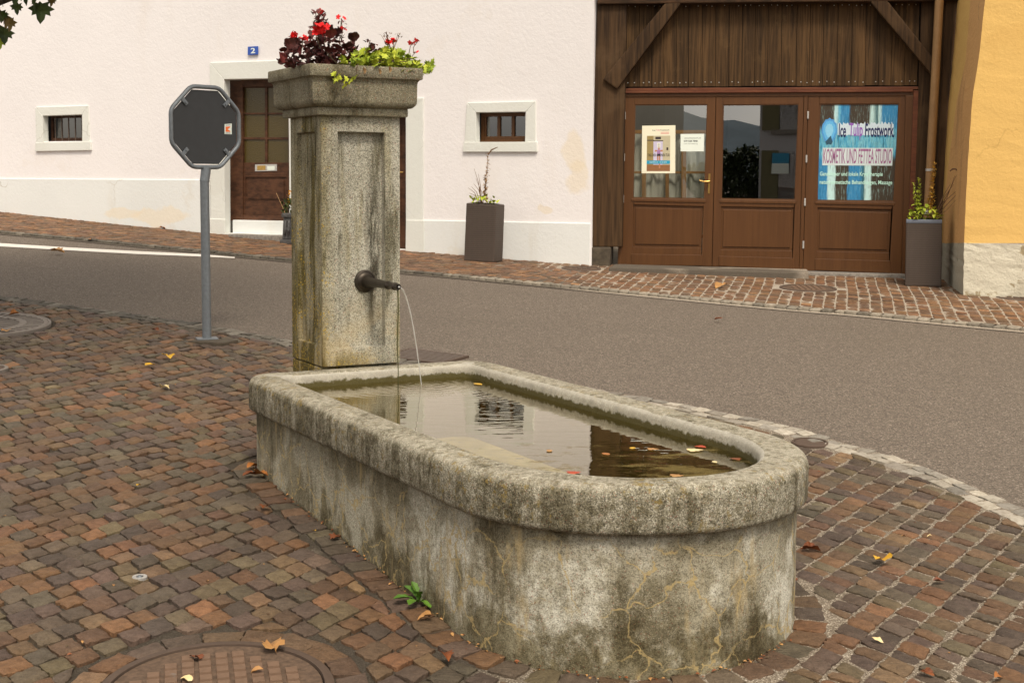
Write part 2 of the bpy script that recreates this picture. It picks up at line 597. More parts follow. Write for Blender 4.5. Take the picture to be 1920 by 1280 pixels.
M['timber'] = wood_mat('old_dark_timber', (.022, .012, .006), (.075, .041, .018), 'z', .8, 1.2, .2, (.095, .056, .028))
M['beam'] = wood_mat('dark_cross_beam', (.020, .011, .005), (.07, .034, .015), 'x', .8)
M['board'] = wood_mat('brown_boards', (.038, .020, .009), (.10, .053, .021), 'z', .75, 1.0, .2, (.075, .046, .022))
M['doorwood'] = wood_mat('painted_door_brown', (.074, .028, .0062), (.104, .041, .010), 'z', .45, .7, .4)
M['reddish'] = wood_mat('red_brown_trim', (.09, .026, .012), (.15, .05, .02), 'x', .6, 1, .3)
M['olddoor'] = wood_mat('old_house_door', (.035, .014, .006), (.10, .042, .02), 'x', .6, 1, .3, None, .6)
M['glass'] = glass_mat('window_glass', .24, (.92, .95, .94))
M['glassdark'] = glass_mat('dark_glass', .16, (.55, .58, .60))
M['steel'] = metal_mat('galvanised_steel', (.20, .22, .24), .5, .55)
M['signback'] = plain('sign_back_grey', (.036, .038, .041), .55, 0, .08, 20, .05)
M['bronze'] = metal_mat('dark_bronze', (.055, .045, .036), .45, .75)
M['brass'] = metal_mat('brass', (.60, .38, .12), .3, .9)
M['zinc'] = metal_mat('pale_metal', (.55, .54, .52), .4, .6)
M['rust'] = metal_mat('rusty_iron', (.17, .105, .068), .75, .15, (.60, (.20, .18, .16)), .4)
M['iron'] = metal_mat('brown_cast_iron', (.095, .064, .047), .8, .2, None, .5)
M['grate'] = metal_mat('grey_tree_grate', (.22, .19, .165), .75, .15, None, .2)
M['dark'] = plain('dark_void', (.006, .006, .006), .9, 0, .1, 10, 0)
M['black'] = plain('black_print', (.015, .015, .017), .6, 0, 0, 10, 0)
M['paper'] = plain('cream_paper', (.80, .77, .60), .6, 0, .02, 10, 0)
M['whitepaper'] = plain('white_paper', (.74, .80, .74), .6, 0, .02, 10, 0)
M['soil'] = plain('dark_soil', (.02, .014, .009), .95, 0, .4, 60, .6)
M['copper'] = metal_mat('brown_painted_pipe', (.32, .185, .08), .5, .15, None, .08, 12)
SUN_E, SKY_S, EXPO = 1.45, .13, .98

# ================================================================== fountain frame
FX, FY, FTH = -0.886, 6.43263, 0.49737
PS, PD = .3959, .42178
FC, FS = math.cos(FTH), math.sin(FTH)


def FP(u, v, z):
    """fountain frame: u across, v towards the round end, z up"""
    return np.array([FX + u * FC + v * FS, FY + u * FS - v * FC, z])


U0, V0 = PS / 2 + .0253, -.0106
TW, TL, TE, ZR, RH = 1.2419, 2.8468, .6224, .709, .1532


def outline(Wd, L, e, du=0.0, dv=0.0, rc=.15, dens=1.0):
    """closed stadium loop in fountain uv, same vertex count whatever the size"""
    a, b, c = int(60 * dens), int(40 * dens), int(10 * dens)
    P = []
    for t in np.linspace(0, math.pi, a, endpoint=False):
        P.append((Wd / 2 * math.cos(t), (L - e) + e * math.sin(t)))
    for q in np.linspace(L - e, rc, b, endpoint=False):
        P.append((-Wd / 2, q))
    for t in np.linspace(0, math.pi / 2, c, endpoint=False):
        P.append((-Wd / 2 + rc - rc * math.cos(t), rc - rc * math.sin(t)))
    for q in np.linspace(-Wd / 2 + rc, Wd / 2 - rc, b // 2, endpoint=False):
        P.append((q, 0))
    for t in np.linspace(0, math.pi / 2, c, endpoint=False):
        P.append((Wd / 2 - rc + rc * math.sin(t), rc - rc * math.cos(t)))
    for q in np.linspace(rc, L - e, b, endpoint=False):
        P.append((Wd / 2, q))
    P = np.array(P)
    P[:, 0] += U0 + du
    P[:, 1] += V0 + dv
    return P


def outer_at(d, **k):      # loop inset by d from the rim's outer face
    return outline(TW - 2 * d, TL - 2 * d, TE - d, 0, d, rc=max(.03, .15 - d), **k)


IW, IL, IE, IDU, IDV = .945, 2.575, .5713, -.008, .1455


def inner_at(d, **k):      # loop widened inwards by d from the opening edge
    return outline(IW - 2 * d, IL - 2 * d, IE - d, IDU, IDV + d, rc=max(.03, .09 - d), **k)


def world_loop(P, z):
    return [FP(u, v, z) for u, v in P]


# ================================================================== ground sheets
def px_poly(pts, up=0.0):
    return [G(x, y, up) for x, y in pts]


def in_poly(P, poly):
    P = np.asarray(P); poly = np.asarray(poly)
    x, y = P[:, 0], P[:, 1]
    r = np.zeros(len(P), bool)
    j = len(poly) - 1
    for i in range(len(poly)):
        xi, yi = poly[i][:2]; xj, yj = poly[j][:2]
        c = ((yi > y) != (yj > y)) & (x < (xj - xi) * (y - yi) / (yj - yi + 1e-12) + xi)
        r ^= c
        j = i
    return r


def resample(pl, step):
    pl = np.asarray(pl, float)[:, :2]
    d = np.r_[0, np.cumsum(np.hypot(*np.diff(pl, axis=0).T))]
    n = max(2, int(round(d[-1] / step)))
    s = np.linspace(0, d[-1], n + 1)
    return np.c_[np.interp(s, d, pl[:, 0]), np.interp(s, d, pl[:, 1])]


def smooth_pl(pl, it=3):
    pl = np.asarray(pl, float)
    for _ in range(it):
        q = [pl[0]]
        for a, b in zip(pl[:-1], pl[1:]):
            q += [a * .75 + b * .25, a * .25 + b * .75]
        q.append(pl[-1])
        pl = np.array(q)
    return pl


def offset_pl(pl, d):
    t = np.gradient(pl, axis=0)
    t /= np.linalg.norm(t, axis=1)[:, None]
    return pl + np.c_[-t[:, 1], t[:, 0]] * d


# asphalt is the whole base sheet, reaching the horizon
xs = np.concatenate([[-400, -150, -60, -25, -14], np.arange(-9, 6.6, .25), [9, 14, 30, 80, 200, 400]])
ys = np.concatenate([[-400, -150, -60, -20, -6, 0], np.arange(2, 24.1, .25), [30, 60, 150, 400]])
XX, YY = np.meshgrid(xs, ys, indexing='ij')
V = np.c_[XX.ravel(), YY.ravel(), gz(XX, YY).ravel() - .018]
nx, ny = len(xs), len(ys)
ii, jj = np.meshgrid(np.arange(nx - 1), np.arange(ny - 1), indexing='ij')
q = (ii * ny + jj).ravel()
road = np_mesh('road', V, np.c_[q, q + ny, q + ny + 1, q + 1], M['asphalt'])
tag(road, kind='structure')


def sheet(name, poly, up, mat, step=.2):
    """flat sheet draped on the street inside a plan polygon"""
    bm = bmesh.new()
    vs = [bm.verts.new((p[0], p[1], 0)) for p in poly]
    bm.faces.new(vs)
    lo = np.min(np.array(poly)[:, :2], 0); hi = np.max(np.array(poly)[:, :2], 0)
    for ax in (0, 1):
        for c in np.arange(lo[ax] + step, hi[ax], step):
            co = [0, 0, 0]; co[ax] = c; no = [0, 0, 0]; no[ax] = 1
            bmesh.ops.bisect_plane(bm, geom=bm.verts[:] + bm.edges[:] + bm.faces[:], plane_co=co, plane_no=no)
    bmesh.ops.triangulate(bm, faces=[f for f in bm.faces if len(f.verts) > 4])
    for v in bm.verts:
        v.co.z = float(gz(v.co.x, v.co.y)) + (up(v.co.x, v.co.y) if callable(up) else up)
    bmesh.ops.recalc_face_normals(bm, faces=bm.faces)
    if sum(f.normal.z for f in bm.faces) < 0:
        bmesh.ops.reverse_faces(bm, faces=bm.faces)
    me = bpy.data.meshes.new(name); bm.to_mesh(me); bm.free()
    me.materials.append(mat)
    me.polygons.foreach_set('use_smooth', [True] * len(me.polygons))
    o = bpy.data.objects.new(name, me); COL.objects.link(o); ORG[o.name] = np.zeros(3)
    return tag(o, kind='structure')


# near square: boundary with the road
edge_px = [(0, 552), (98, 566), (233, 584), (377, 605), (461, 620), (560, 639), (700, 663), (830, 683), (1000, 706),
           (1182, 738), (1292, 756), (1340, 769), (1454, 789), (1509, 803), (1576, 826), (1677, 852), (1741, 874), (1817, 905), (1918, 950)]
edge = np.array([p[:2] for p in px_poly(edge_px)])
d0 = edge[0] - edge[2]; d0 /= np.linalg.norm(d0)
edge = np.vstack([edge[0] + d0 * 7, edge, [2.45, 4.75], [2.72, 3.9], [2.85, 2.9], [2.9, 1.2]])
edge = smooth_pl(edge, 2)
edge = resample(edge, .12)
square_poly = [tuple(p) for p in edge] + [(-11, .5)]
sheet('square_bedding', square_poly, lambda x, y: -.0150 + .0070 * min(1, max(0, x * .8 + .35)), M['grit'])

PAL = np.array([srgb(*c) for c in [(142, 100, 72), (148, 104, 70), (132, 98, 70), (120, 88, 68), (126, 112, 92), (110, 100, 86), (102, 84, 79), (114, 92, 83),
                                   (122, 106, 80), (144, 114, 86), (104, 90, 78), (134, 104, 80), (96, 80, 74)]]) / 1.42


def stones(corners, n=7, drop=.0055, depth=.05, relief=.0012, top=.0, rnd=.05, tilt=.045, pal=PAL, hue=.025):
    """(N,4,2) plan corners -> rounded cobbles (vertices, quads, colours)"""
    N = len(corners)
    a = np.linspace(-1, 1, n)
    A, B = np.meshgrid(a, a, indexing='ij')
    A2 = A * np.sqrt(1 - rnd * B * B) ; B2 = B * np.sqrt(1 - rnd * A * A)
    A2, B2 = A2.ravel(), B2.ravel()
    w = np.stack([(1 - A2) * (1 - B2), (1 + A2) * (1 - B2), (1 + A2) * (1 + B2), (1 - A2) * (1 + B2)], -1) / 4
    P = np.einsum('kc,ncd->nkd', w, corners)
    m = np.maximum(abs(A), abs(B)).ravel()
    edge_m = (m > .99)
    P += rng.normal(0, .0022, P.shape) * (m > .5)[None, :, None]
    z = gz(P[..., 0], P[..., 1]) + top
    z -= drop * m ** 9
    z += relief * rng.normal(0, .55, z.shape)
    z += rng.normal(0, .0020, (N, 1))
    z += tilt * .05 * (rng.normal(0, 1, (N, 1)) * A2[None] + rng.normal(0, 1, (N, 1)) * B2[None])
    Vt = np.concatenate([P, z[..., None]], -1)
    idx = np.arange(n * n).reshape(n, n)
    ring = np.concatenate([idx[:-1, 0], idx[-1, :-1], idx[:0:-1, -1], idx[0, :0:-1]])
    Ve = Vt[:, ring].copy(); Vs = Ve.copy(); Vs[..., 2] -= depth      # separate skirt keeps the arris crisp
    Vall = np.concatenate([Vt, Ve, Vs], 1)
    k = n * n; rr = len(ring)
    f = np.stack([idx[:-1, :-1], idx[1:, :-1], idx[1:, 1:], idx[:-1, 1:]], -1).reshape(-1, 4)
    r0 = k + np.arange(rr); r1 = np.roll(r0, -1); s0 = r0 + rr; s1 = np.roll(s0, -1)
    f = np.concatenate([f, np.stack([r1, r0, s0, s1], -1)])
    Fq = (f[None] + (np.arange(N) * (k + 2 * rr))[:, None, None]).reshape(-1, 4)
    c = pal[rng.integers(0, len(pal), N)] * np.exp(rng.normal(0, .17, (N, 1))) * np.exp(rng.normal(0, hue, (N, 3)))
    Cc = np.repeat(c[:, None], k + 2 * rr, 1).reshape(-1, 3)
    return Vall.reshape(-1, 3), Fq, Cc


def field(O, ang1, ang2, pitch, lens, box, g, jit, wave=.02, gc=None):
    """rows run along ang1 and are stacked along ang2"""
    e1 = np.array([math.cos(R(ang1)), math.sin(R(ang1))]); e2 = np.array([math.cos(R(ang2)), math.sin(R(ang2))])
    i0, i1, t0, t1 = box
    out = []
    ph = rng.uniform(0, 6, 4)
    def wv(i, t):
        return wave * math.sin(t * 1.3 + ph[0] + i * .02) + wave * .5 * math.sin(t * 3.1 + ph[1])
    for i in range(i0, i1):
        t = t0 + rng.uniform(0, lens[1])
        while t < t1:
            L = rng.uniform(*lens)
            gq = g if gc is None else gc
            ta, tb = t + gq, t + L - gq
            lo, hi = i * pitch + g, (i + 1) * pitch - g
            c = [(ta, lo + wv(i, ta)), (tb, lo + wv(i, tb)), (tb, hi + wv(i + 1, tb)), (ta, hi + wv(i + 1, ta))]
            c = np.array([O + e1 * a + e2 * b for a, b in c]) + rng.normal(0, jit, (4, 2))
            out.append(c)
            t += L
    return np.array(out)


def orient(c):
    a = np.cross(c[:, 1] - c[:, 0], c[:, 2] - c[:, 0])
    c[a < 0] = c[a < 0][:, ::-1]
    return c


# keep-out loops: trough with its border course, covers with their rings
trough_foot = np.array([FP(u, v, 0)[:2] for u, v in outer_at(.033)])
course_out = np.array([FP(u, v, 0)[:2] for u, v in outer_at(-.088)])
pillar_foot = np.array([FP(u, v, 0)[:2] for u, v in [(-.02, .1), (PS + .02, .1), (PS + .02, -PD - .02), (-.02, -PD - .02)]])


def circle(c, r, n=72):
    t = np.linspace(0, 2 * math.pi, n, endpoint=False)
    return np.c_[c[0] + r * np.cos(t), c[1] + r * np.sin(t)]


MH = G(404, 1292)[:2]; MHR = .343
TG = G(-44, 608)[:2]; TGR = .50
SC = G(1519, 829)[:2]; SCR = .092
LC = G(-24, 690)[:2]; LCR = .12
keep = [course_out, circle(MH, MHR + .112), circle(TG, TGR + .03), circle(SC, SCR + .012), circle(LC, LCR + .015), resample(np.vstack([pillar_foot, pillar_foot[:1]]), .03)]
inner_edge = offset_pl(edge, -.155)
inner_poly = np.vstack([inner_edge, [(-11, .5)]])


def fit(c):
    """drop stones off the field, cut the ones that meet a border"""
    ctr = c.mean(1)
    ok = in_poly(ctr, inner_poly)
    for k in keep:
        ok &= ~in_poly(ctr, k)
    c = c[ok]
    flat = c.reshape(-1, 2)
    out_ = ~in_poly(flat, inner_poly)
    if out_.any():
        d = np.linalg.norm(flat[out_][:, None] - inner_edge[None], axis=2)
        flat[out_] = inner_edge[d.argmin(1)]
    for k in keep:
        ins = in_poly(flat, k)
        if ins.any():
            kk = resample(np.vstack([k, k[:1]]), .015)
            d = np.linalg.norm(flat[ins][:, None] - kk[None], axis=2)
            flat[ins] = kk[d.argmin(1)]
    c = flat.reshape(-1, 4, 2)
    c = orient(c)
    ar = .5 * abs(np.cross(c[:, 2] - c[:, 0], c[:, 3] - c[:, 1]))
    return c[ar > .0022]


# left of the trough: squarish setts in diagonal rows; right of it: narrow setts in straight rows
axis_p = FP(U0, 0, 0)[:2]; axis_d = np.array([FS, -FC])
cl = field(np.array([-1.5, 5.]), 55, -49, .102, (.083, .105), (-104, 84, -7, 9), .0036, .0026, .02)
cr = field(np.array([1.5, 5.]), 55.5, -50, .110, (.058, .092), (-70, 46, -7, 6), .0054, .0018, .012, .0020)
side = lambda c: (c.mean(1) - axis_p) @ np.array([axis_d[1], -axis_d[0]])   # >0 on the viewer's left
sl = side(cl); sr = side(cr)
cl = cl[sl > 0]; cr = cr[sr <= 0]
cs = fit(np.concatenate([cl, cr]))
vis = (cs.mean(1)[:, 1] > 2.4) & (cs.mean(1)[:, 0] > -8.5)
cs = cs[vis]


def course(loop, w, L, g, closed=True):
    """one row of stones along a loop, lying outside it by 0..w"""
    pl = resample(np.vstack([loop, loop[:1]]) if closed else loop, L)
    if closed: pl = pl[:-1]
    nx_ = np.roll(pl, -1, 0) if closed else np.vstack([pl[1:], 2 * pl[-1:] - pl[-2:-1]])
    pv_ = np.roll(pl, 1, 0) if closed else np.vstack([2 * pl[:1] - pl[1:2], pl[:-1]])
    t = nx_ - pv_; t /= np.linalg.norm(t, axis=1)[:, None]
    nrm = np.c_[t[:, 1], -t[:, 0]]
    ar = .5 * np.sum(pl[:, 0] * np.roll(pl[:, 1], -1) - np.roll(pl[:, 0], -1) * pl[:, 1])
    if closed and ar < 0: nrm = -nrm
    out = []
    m = len(pl) if closed else len(pl) - 1
    for i in range(m):
        j = (i + 1) % len(pl)
        d = pl[j] - pl[i]; d /= np.linalg.norm(d)
        a, b = pl[i] + d * g, pl[j] - d * g
        ww = w * rng.uniform(.88, 1.05)
        out.append([a + nrm[i] * g, b + nrm[j] * g, b + nrm[j] * (ww - g), a + nrm[i] * (ww - g)])
    return orient(np.array(out) + rng.normal(0, .004, (len(out), 4, 2)))


parts = [stones(cs)]
parts.append(stones(course(trough_foot[(np.arange(len(trough_foot)) % 2) == 0], .115, .102, .0042), pal=PAL * .85))
parts.append(stones(course(circle(MH, MHR + .004), .104, .108, .005), pal=PAL * .9))
Vn, Fn, Cn, off = [], [], [], 0
for v_, f_, c_ in parts:
    Vn.append(v_); Fn.append(f_ + off); Cn.append(c_); off += len(v_)
tag(np_mesh('pavement', np.vstack(Vn), np.vstack(Fn), M['sett'], np.vstack(Cn)), kind='structure')

# granite border of the square, two rows, flush with the asphalt
GP = np.array([srgb(*c) for c in [(176, 168, 154), (160, 152, 140), (186, 178, 164), (150, 144, 134)]]) * .85
eb = edge[(edge[:, 0] > -6)]
sel = eb
r1 = course(sel, .085, .10, .004, closed=False)
r2 = course(offset_pl(sel, -.082), .082, .11, .004, closed=False)
bmask = lambda c: ~in_poly(c.mean(1), keep[5])
t_ = NT('granite_border')
c_ = t_.attr('tint')
c_ = t_.mix(t_.math('MULTIPLY', t_.step(t_.noise(35, 5, .7), .4, .65), .6), c_, t_.mix(1.0, c_, (.5, .47, .42), 'MULTIPLY'))
M['border'] = t_.out(c_, .85, t_.bump(t_.noise(60, 5, .7), .7, .006), spec=.3)
vb, fb, cb = stones(np.concatenate([r1[bmask(r1)], r2[bmask(r2)]]), n=5, drop=.004, pal=GP, top=.0, hue=0)
cb *= np.clip(.42 + .58 * (vb[:, :1] + 1.0) / 1.2, .42, 1)       # stones get darker towards the left
tag(np_mesh('kerb_border', vb, fb, M['border'], cb), kind='structure')

# far pavement in front of the houses
kerb_px = [(0, 436), (103, 444), (206, 454.5), (312, 464.5), (401, 473.5), (474, 481), (543, 487.5), (680, 501), (754, 509), (795, 512.5), (859, 518), (899, 522),
           (1000, 531.5), (1100, 541), (1271, 557.5), (1356, 566), (1484, 578), (1613, 588), (1741, 601), (1912, 617)]
kerb = np.array([p[:2] for p in px_poly(kerb_px)])
d0 = kerb[0] - kerb[3]; d0 /= np.linalg.norm(d0)
d1 = kerb[-1] - kerb[-4]; d1 /= np.linalg.norm(d1)
kerb = np.vstack([kerb[0] + d0 * 6, kerb, kerb[-1] + d1 * 5])
kerb = resample(smooth_pl(kerb, 2), .098)
kin = offset_pl(kerb, .086)            # inner side of the kerb stones
far_poly = [tuple(p) for p in kin] + [(14, 13.5), (8, 17), (-3, 20), (-18, 27)]
sheet('far_pavement_bedding', far_poly, .007, M['mortar'], .3)
ff = field(np.array([1., 12.5]), 77.5, -30, .099, (.058, .096), (-150, 130, -9, 9), .0072, .002, .012, .0012)
fl = field(np.array([-3., 14.]), 60, -14, .097, (.062, .096), (-130, 60, -9, 10), .004, .0025, .015, .0015)
spx = lambda c: c.mean(1)[:, 0] / c.mean(1)[:, 1]
sp = .0
ff = ff[spx(ff) > .02]; fl = fl[spx(fl) <= .02]
ff = np.concatenate([ff, fl])
ctr = ff.mean(1)
wall_y = np.where(ctr[:, 0] < .81, PINK[0] - PINK[1] * ctr[:, 0], BARN[0] - BARN[1] * ctr[:, 0])
ok = in_poly(ctr, np.array([tuple(p) for p in offset_pl(kin, .0)] + far_poly[-4:])) & (ctr[:, 1] < wall_y + .1) & (ctr[:, 0] > -10) & (ctr[:, 0] < 8)
FM = [(G(1515, 542)[:2], .26), (G(1090, 505)[:2], .20), (G(1916, 559)[:2], .23)]
for c0, r0 in FM:
    ok &= np.linalg.norm(ctr - c0, axis=1) > r0 + .05
ff = orient(ff[ok])
PALF = np.array([srgb(*c) for c in [(150, 104, 72), (136, 96, 70), (124, 90, 70), (160, 118, 84), (128, 100, 80), (116, 84, 66), (146, 110, 84)]])
vf, f_f, cf = stones(ff, n=4, drop=.003, depth=.04, top=.012, pal=PALF * np.array([.86, .86, .84]), relief=.001, tilt=.03)
tag(np_mesh('far_pavement', vf, f_f, M['sett'], cf), kind='structure')
KP = np.array([srgb(*c) for c in [(140, 134, 124), (132, 127, 118), (146, 140, 130)]]) * .9
kc = course(kerb, -.082, .098, .005, closed=False)
kc = orient(kc)
vk, fk, ck = stones(kc, n=5, drop=.008, depth=.12, top=.014, pal=KP * np.array([.58, .56, .53]), hue=0)
ck *= np.where(vk[:, :1] > -.6, 1.9, 1.0)
tag(np_mesh('kerb', vk, fk, M['border'], ck), kind='structure')
# thin mortar skirt along the kerb foot
sheet('kerb_mortar', [tuple(p) for p in offset_pl(kerb, -.075)] + [tuple(p) for p in offset_pl(kerb, .05)[::-1]], -.012, M['mortar'], .5)

# white edge line on the road
lp = [(-300, 434), (0, 453.5), (130, 461.5), (260, 468.5), (377, 474), (440, 479.5)]
lq = [(440, 481.5), (377, 478.5), (260, 474), (130, 467), (0, 459.5), (-300, 441)]
wl = [tuple(p[:2]) for p in px_poly(lp) + px_poly(lq)]
t_ = NT('road_paint')
M['paint'] = t_.out(t_.mix(t_.step(t_.noise(40, 5, .7), .58, .7), (.74, .70, .64), (.25, .22, .19)), .7)
sheet('road_marking', wl, -.013, M['paint'], .4)

# ================================================================== fountain
FR = np.array([FX + .3, FY - .2, .12])
fountain = thing('fountain', 'grey granite village fountain with a long round-ended trough and a square spout pillar', 'fountain', FR)


def set_inner(o, fn):
    me = o.data
    at = me.color_attributes.new('inner', 'FLOAT_COLOR', 'POINT')
    co = np.empty(len(me.vertices) * 3, np.float32); me.vertices.foreach_get('co', co); co = co.reshape(-1, 3) + ORG[o.name]
    dx, dy = co[:, 0] - FX, co[:, 1] - FY
    u = dx * FC + dy * FS; v = dx * FS - dy * FC
    c = np.ones((len(co), 4), np.float32); c[:, :3] = fn(u, v, co[:, 2])[:, None]
    at.data.foreach_set('color', c.ravel())


def wob(P, amp, seed):
    """hand-cut unevenness of a loop"""
    r_ = np.random.default_rng(seed)
    n = len(P)
    k = r_.normal(0, 1, n)
    k = np.convolve(np.r_[k, k, k], np.ones(9) / 9, 'same')[n:2 * n]
    c = P.mean(0); d = P - c; d /= np.linalg.norm(d, axis=1)[:, None]
    return P + d * (k * amp * 2)[:, None]


m = MB()
body = [world_loop(wob(outer_at(.033 - .004 * s_), .0015, 3 + k), zz) for k, (s_, zz) in enumerate([(0, -.15), (0, .1), (.2, .2), (.1, .3), (0, .42), (0, ZR - RH + .02)])]
m.loft(body)
body_o = m.build('trough', M['trough'], fountain, smooth='all')
set_inner(body_o, lambda u, v, z: np.clip((v - 1.55) / .5, 0, 1).astype(np.float32))
m = MB()
loops = [world_loop(outer_at(.036), ZR - RH + .004)]
for t in np.linspace(0, math.pi / 2, 4):
    loops.append(world_loop(wob(outer_at(.022 - .022 * math.sin(t)), .001, 8), ZR - RH + .02 - .02 * math.cos(t)))
loops.append(world_loop(wob(outer_at(0), .0015, 8), ZR - .075))
for t in np.linspace(0, math.pi / 2, 7)[0:]:
    loops.append(world_loop(wob(outer_at(.038 * (1 - math.cos(t))), .0015, 8), ZR - .042 + .042 * math.sin(t)))
for t in np.linspace(0, math.pi / 2, 7):
    loops.append(world_loop(wob(inner_at(-.028 + .028 * math.sin(t)), .001, 21), ZR + .002 - .028 * (1 - math.cos(t))))
loops.append(world_loop(inner_at(.004), WATERZ - .02))
loops.append(world_loop(inner_at(.02), .36))
m.loft(loops)
rim = m.build('rim', M['rim'], fountain, smooth='all')


def inn(u, v, z):
    uu = np.abs(u - (U0 + IDU)); vv = v - (V0 + IDV)
    near_ = vv > IL - IE
    d = np.where(near_, np.hypot(uu / (IW / 2), np.clip((vv - (IL - IE)) / IE, 0, 9)), np.maximum(uu / (IW / 2), 0))
    return ((d < 1.03) & (vv > -.012) & (vv < IL + .012)).astype(np.float32)


set_inner(rim, inn)
t_ = NT('trough_floor')
b_ = t_.mix(t_.step(t_.noise(6, 6, .7), .35, .65), (.20, .17, .03), (.42, .36, .12))
b_ = t_.mix(t_.step(t_.noise(24, 5, .7), .55, .68), b_, (.07, .05, .012))
b_ = t_.mix(t_.math('MULTIPLY', t_.step(t_.noise(90, 3, .7), .62, .7), .6), b_, (.32, .25, .12))
M['floor'] = t_.out(b_, .9, t_.bump(t_.noise(30, 5, .7), .8, .02))
m = MB()
il = inner_at(.019)
zc = il.mean(0)
m.loft([world_loop(il, .361), world_loop(zc + (il - zc) * .9, .385), world_loop(zc + (il - zc) * .5, .38), world_loop(zc + (il - zc) * .05, .375)], capb=True)
m.build('trough_floor', M['floor'], fountain, smooth='all')

# pillar: shaft with sunk panels on all four sides
Z0, ZT = .7165, 1.8895
m = MB()
VF = -.0


def face_panel(A, ux, w, z0, z1, pu0, pu1, pz0, pz1, dep, nrm):
    """wall face with a sunk panel; A plan origin, ux plan direction, nrm outward"""
    P = lambda a, z, d=0: np.array([A[0] + ux[0] * a - nrm[0] * d, A[1] + ux[1] * a - nrm[1] * d, z])
    g = .0015
    O_ = [P(0, z0), P(w, z0), P(w, z1), P(0, z1)]
    I_ = [P(pu0, pz0), P(pu1, pz0), P(pu1, pz1), P(pu0, pz1)]
    D_ = [P(pu0 + g, pz0 + g, dep), P(pu1 - g, pz0 + g, dep), P(pu1 - g, pz1 - g, dep), P(pu0 + g, pz1 - g, dep)]
    n = []
    for k in range(4):
        k2 = (k + 1) % 4
        n.append((k, k2, 4 + k2, 4 + k)); n.append((4 + k, 4 + k2, 8 + k2, 8 + k))
    # panel floor as a fine grid
    m.add(O_ + I_ + D_, n)
    m.add(D_, [(0, 1, 2, 3)])


uN = (FC, FS); vN = (FS, -FC)
cz0, cz1 = Z0 + .085, ZT - .075
face_panel(FP(0, 0, 0), uN, PS, Z0, ZT, .082, .318, cz0, cz1, .036, vN)
face_panel(FP(0, -PD, 0), vN, PD, Z0, ZT, .09, PD - .09, cz0 + .01, cz1, .022, (-FC, -FS))
face_panel(FP(PS, -PD, 0), (-FC, -FS), PS, Z0, ZT, .082, .318, cz0, cz1, .016, (-FS, FC))
face_panel(FP(PS, 0, 0), (-FS, FC), PD, Z0, ZT, .09, PD - .09, cz0, cz1, .016, uN)
m.add([FP(0, 0, Z0), FP(PS, 0, Z0), FP(PS, -PD, Z0), FP(0, -PD, Z0)], [(0, 1, 2, 3)])
shaft = m.build('pillar', M['pillar'], fountain, fixn=False)
bm = bmesh.new(); bm.from_mesh(shaft.data)
bmesh.ops.remove_doubles(bm, verts=bm.verts, dist=.0005)
bmesh.ops.recalc_face_normals(bm, faces=bm.faces)
es = [e for e in bm.edges if len(e.link_faces) == 2 and e.calc_face_angle(0) > .6]
bmesh.ops.bevel(bm, geom=es, offset=.002, segments=2, affect='EDGES', clamp_overlap=True)
bm.to_mesh(shaft.data); bm.free()
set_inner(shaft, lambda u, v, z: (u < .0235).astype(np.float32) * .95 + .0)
# plinth block under it
m = MB()
m.hexa([FP(-.0, -.035, Z0 - .006), FP(PS, -.035, Z0 - .006), FP(PS, -.035, .1), FP(0, -.035, .1)],
       [FP(-.0, -PD, Z0 - .006), FP(PS, -PD, Z0 - .006), FP(PS, -PD, .1), FP(0, -PD, .1)])
base = m.build('pillar_base', M['pillar'], fountain, bevel=.006)
set_inner(base, lambda u, v, z: (u < .01).astype(np.float32))
# moulded cap, hollow on top
m = MB()


def sq(d, z, k=1):
    c = np.array([FP(-d, d, z), FP(PS + d, d, z), FP(PS + d, -PD - d, z), FP(-d, -PD - d, z)])
    P = []
    for i in range(4):
        for t in np.linspace(0, 1, 6, endpoint=False):
            P.append(c[i] * (1 - t) + c[(i + 1) % 4] * t)
    return P


prof = [(.0, ZT - .002), (.026, ZT - .001), (.029, ZT + .003), (.029, ZT + .033), (.027, ZT + .036)]
for t in np.linspace(0, math.pi / 2, 6):
    prof.append((.030 + .032 * math.sin(t), ZT + .037 + .034 * (1 - math.cos(t))))
prof += [(.0625, ZT + .12), (.063, ZT + .152)]
for t in np.linspace(0, math.pi / 2, 4):
    prof.append((.063 + .018 * (1 - math.cos(t)), ZT + .152 + .021 * math.sin(t)))
prof += [(.081, ZT + .174), (.083, ZT + .177), (.083, ZT + .221), (.079, ZT + .226), (.03, ZT + .226), (.026, ZT + .222), (.022, ZT + .18)]
m.loft([sq(d, z) for d, z in prof])
m.build('pillar_cap', M['cap'], fountain, smooth=True)
m = MB()
m.add(sq(.023, ZT + .2), [tuple(range(24))])
m.build('planter_soil', M['soil'], fountain)

# spout
nf = np.array([FS, -FC, 0]); A0 = FP(0, -.036, 0)


def on_front(px, py, dep=.036):
    v = ray(px, py)
    A = FP(0, -dep, 0)
    t = (A - np.array([0, 0, CH])) @ nf / (v @ nf)
    return v * t + np.array([0, 0, CH])


sp = on_front(684, 527)
uvec = np.array([FC, FS, 0]); zvec = np.array([0, 0, 1.])


def lathe_v(m, prof, n=28, mi=0, tiltz=0.0):
    lp_ = []
    for r_, d_ in prof:
        lp_.append([sp + nf * d_ + zvec * (tiltz * d_) + r_ * (math.cos(t) * uvec + math.sin(t) * zvec) for t in np.linspace(0, 2 * math.pi, n, endpoint=False)])
    return m.loft(lp_, mi)


# spout length so that its tip is seen at x = 748
def px_of(P):
    x, y, z = P[0], P[1], P[2] - CH
    c, s = math.cos(PT), math.sin(PT)
    zc = y * c - z * s; yc = -(y * s + z * c)
    a, b = x / zc, yc / zc
    return 960 + F * (a * math.cos(ROLL) - b * math.sin(ROLL)), CY + F * (a * math.sin(ROLL) + b * math.cos(ROLL))


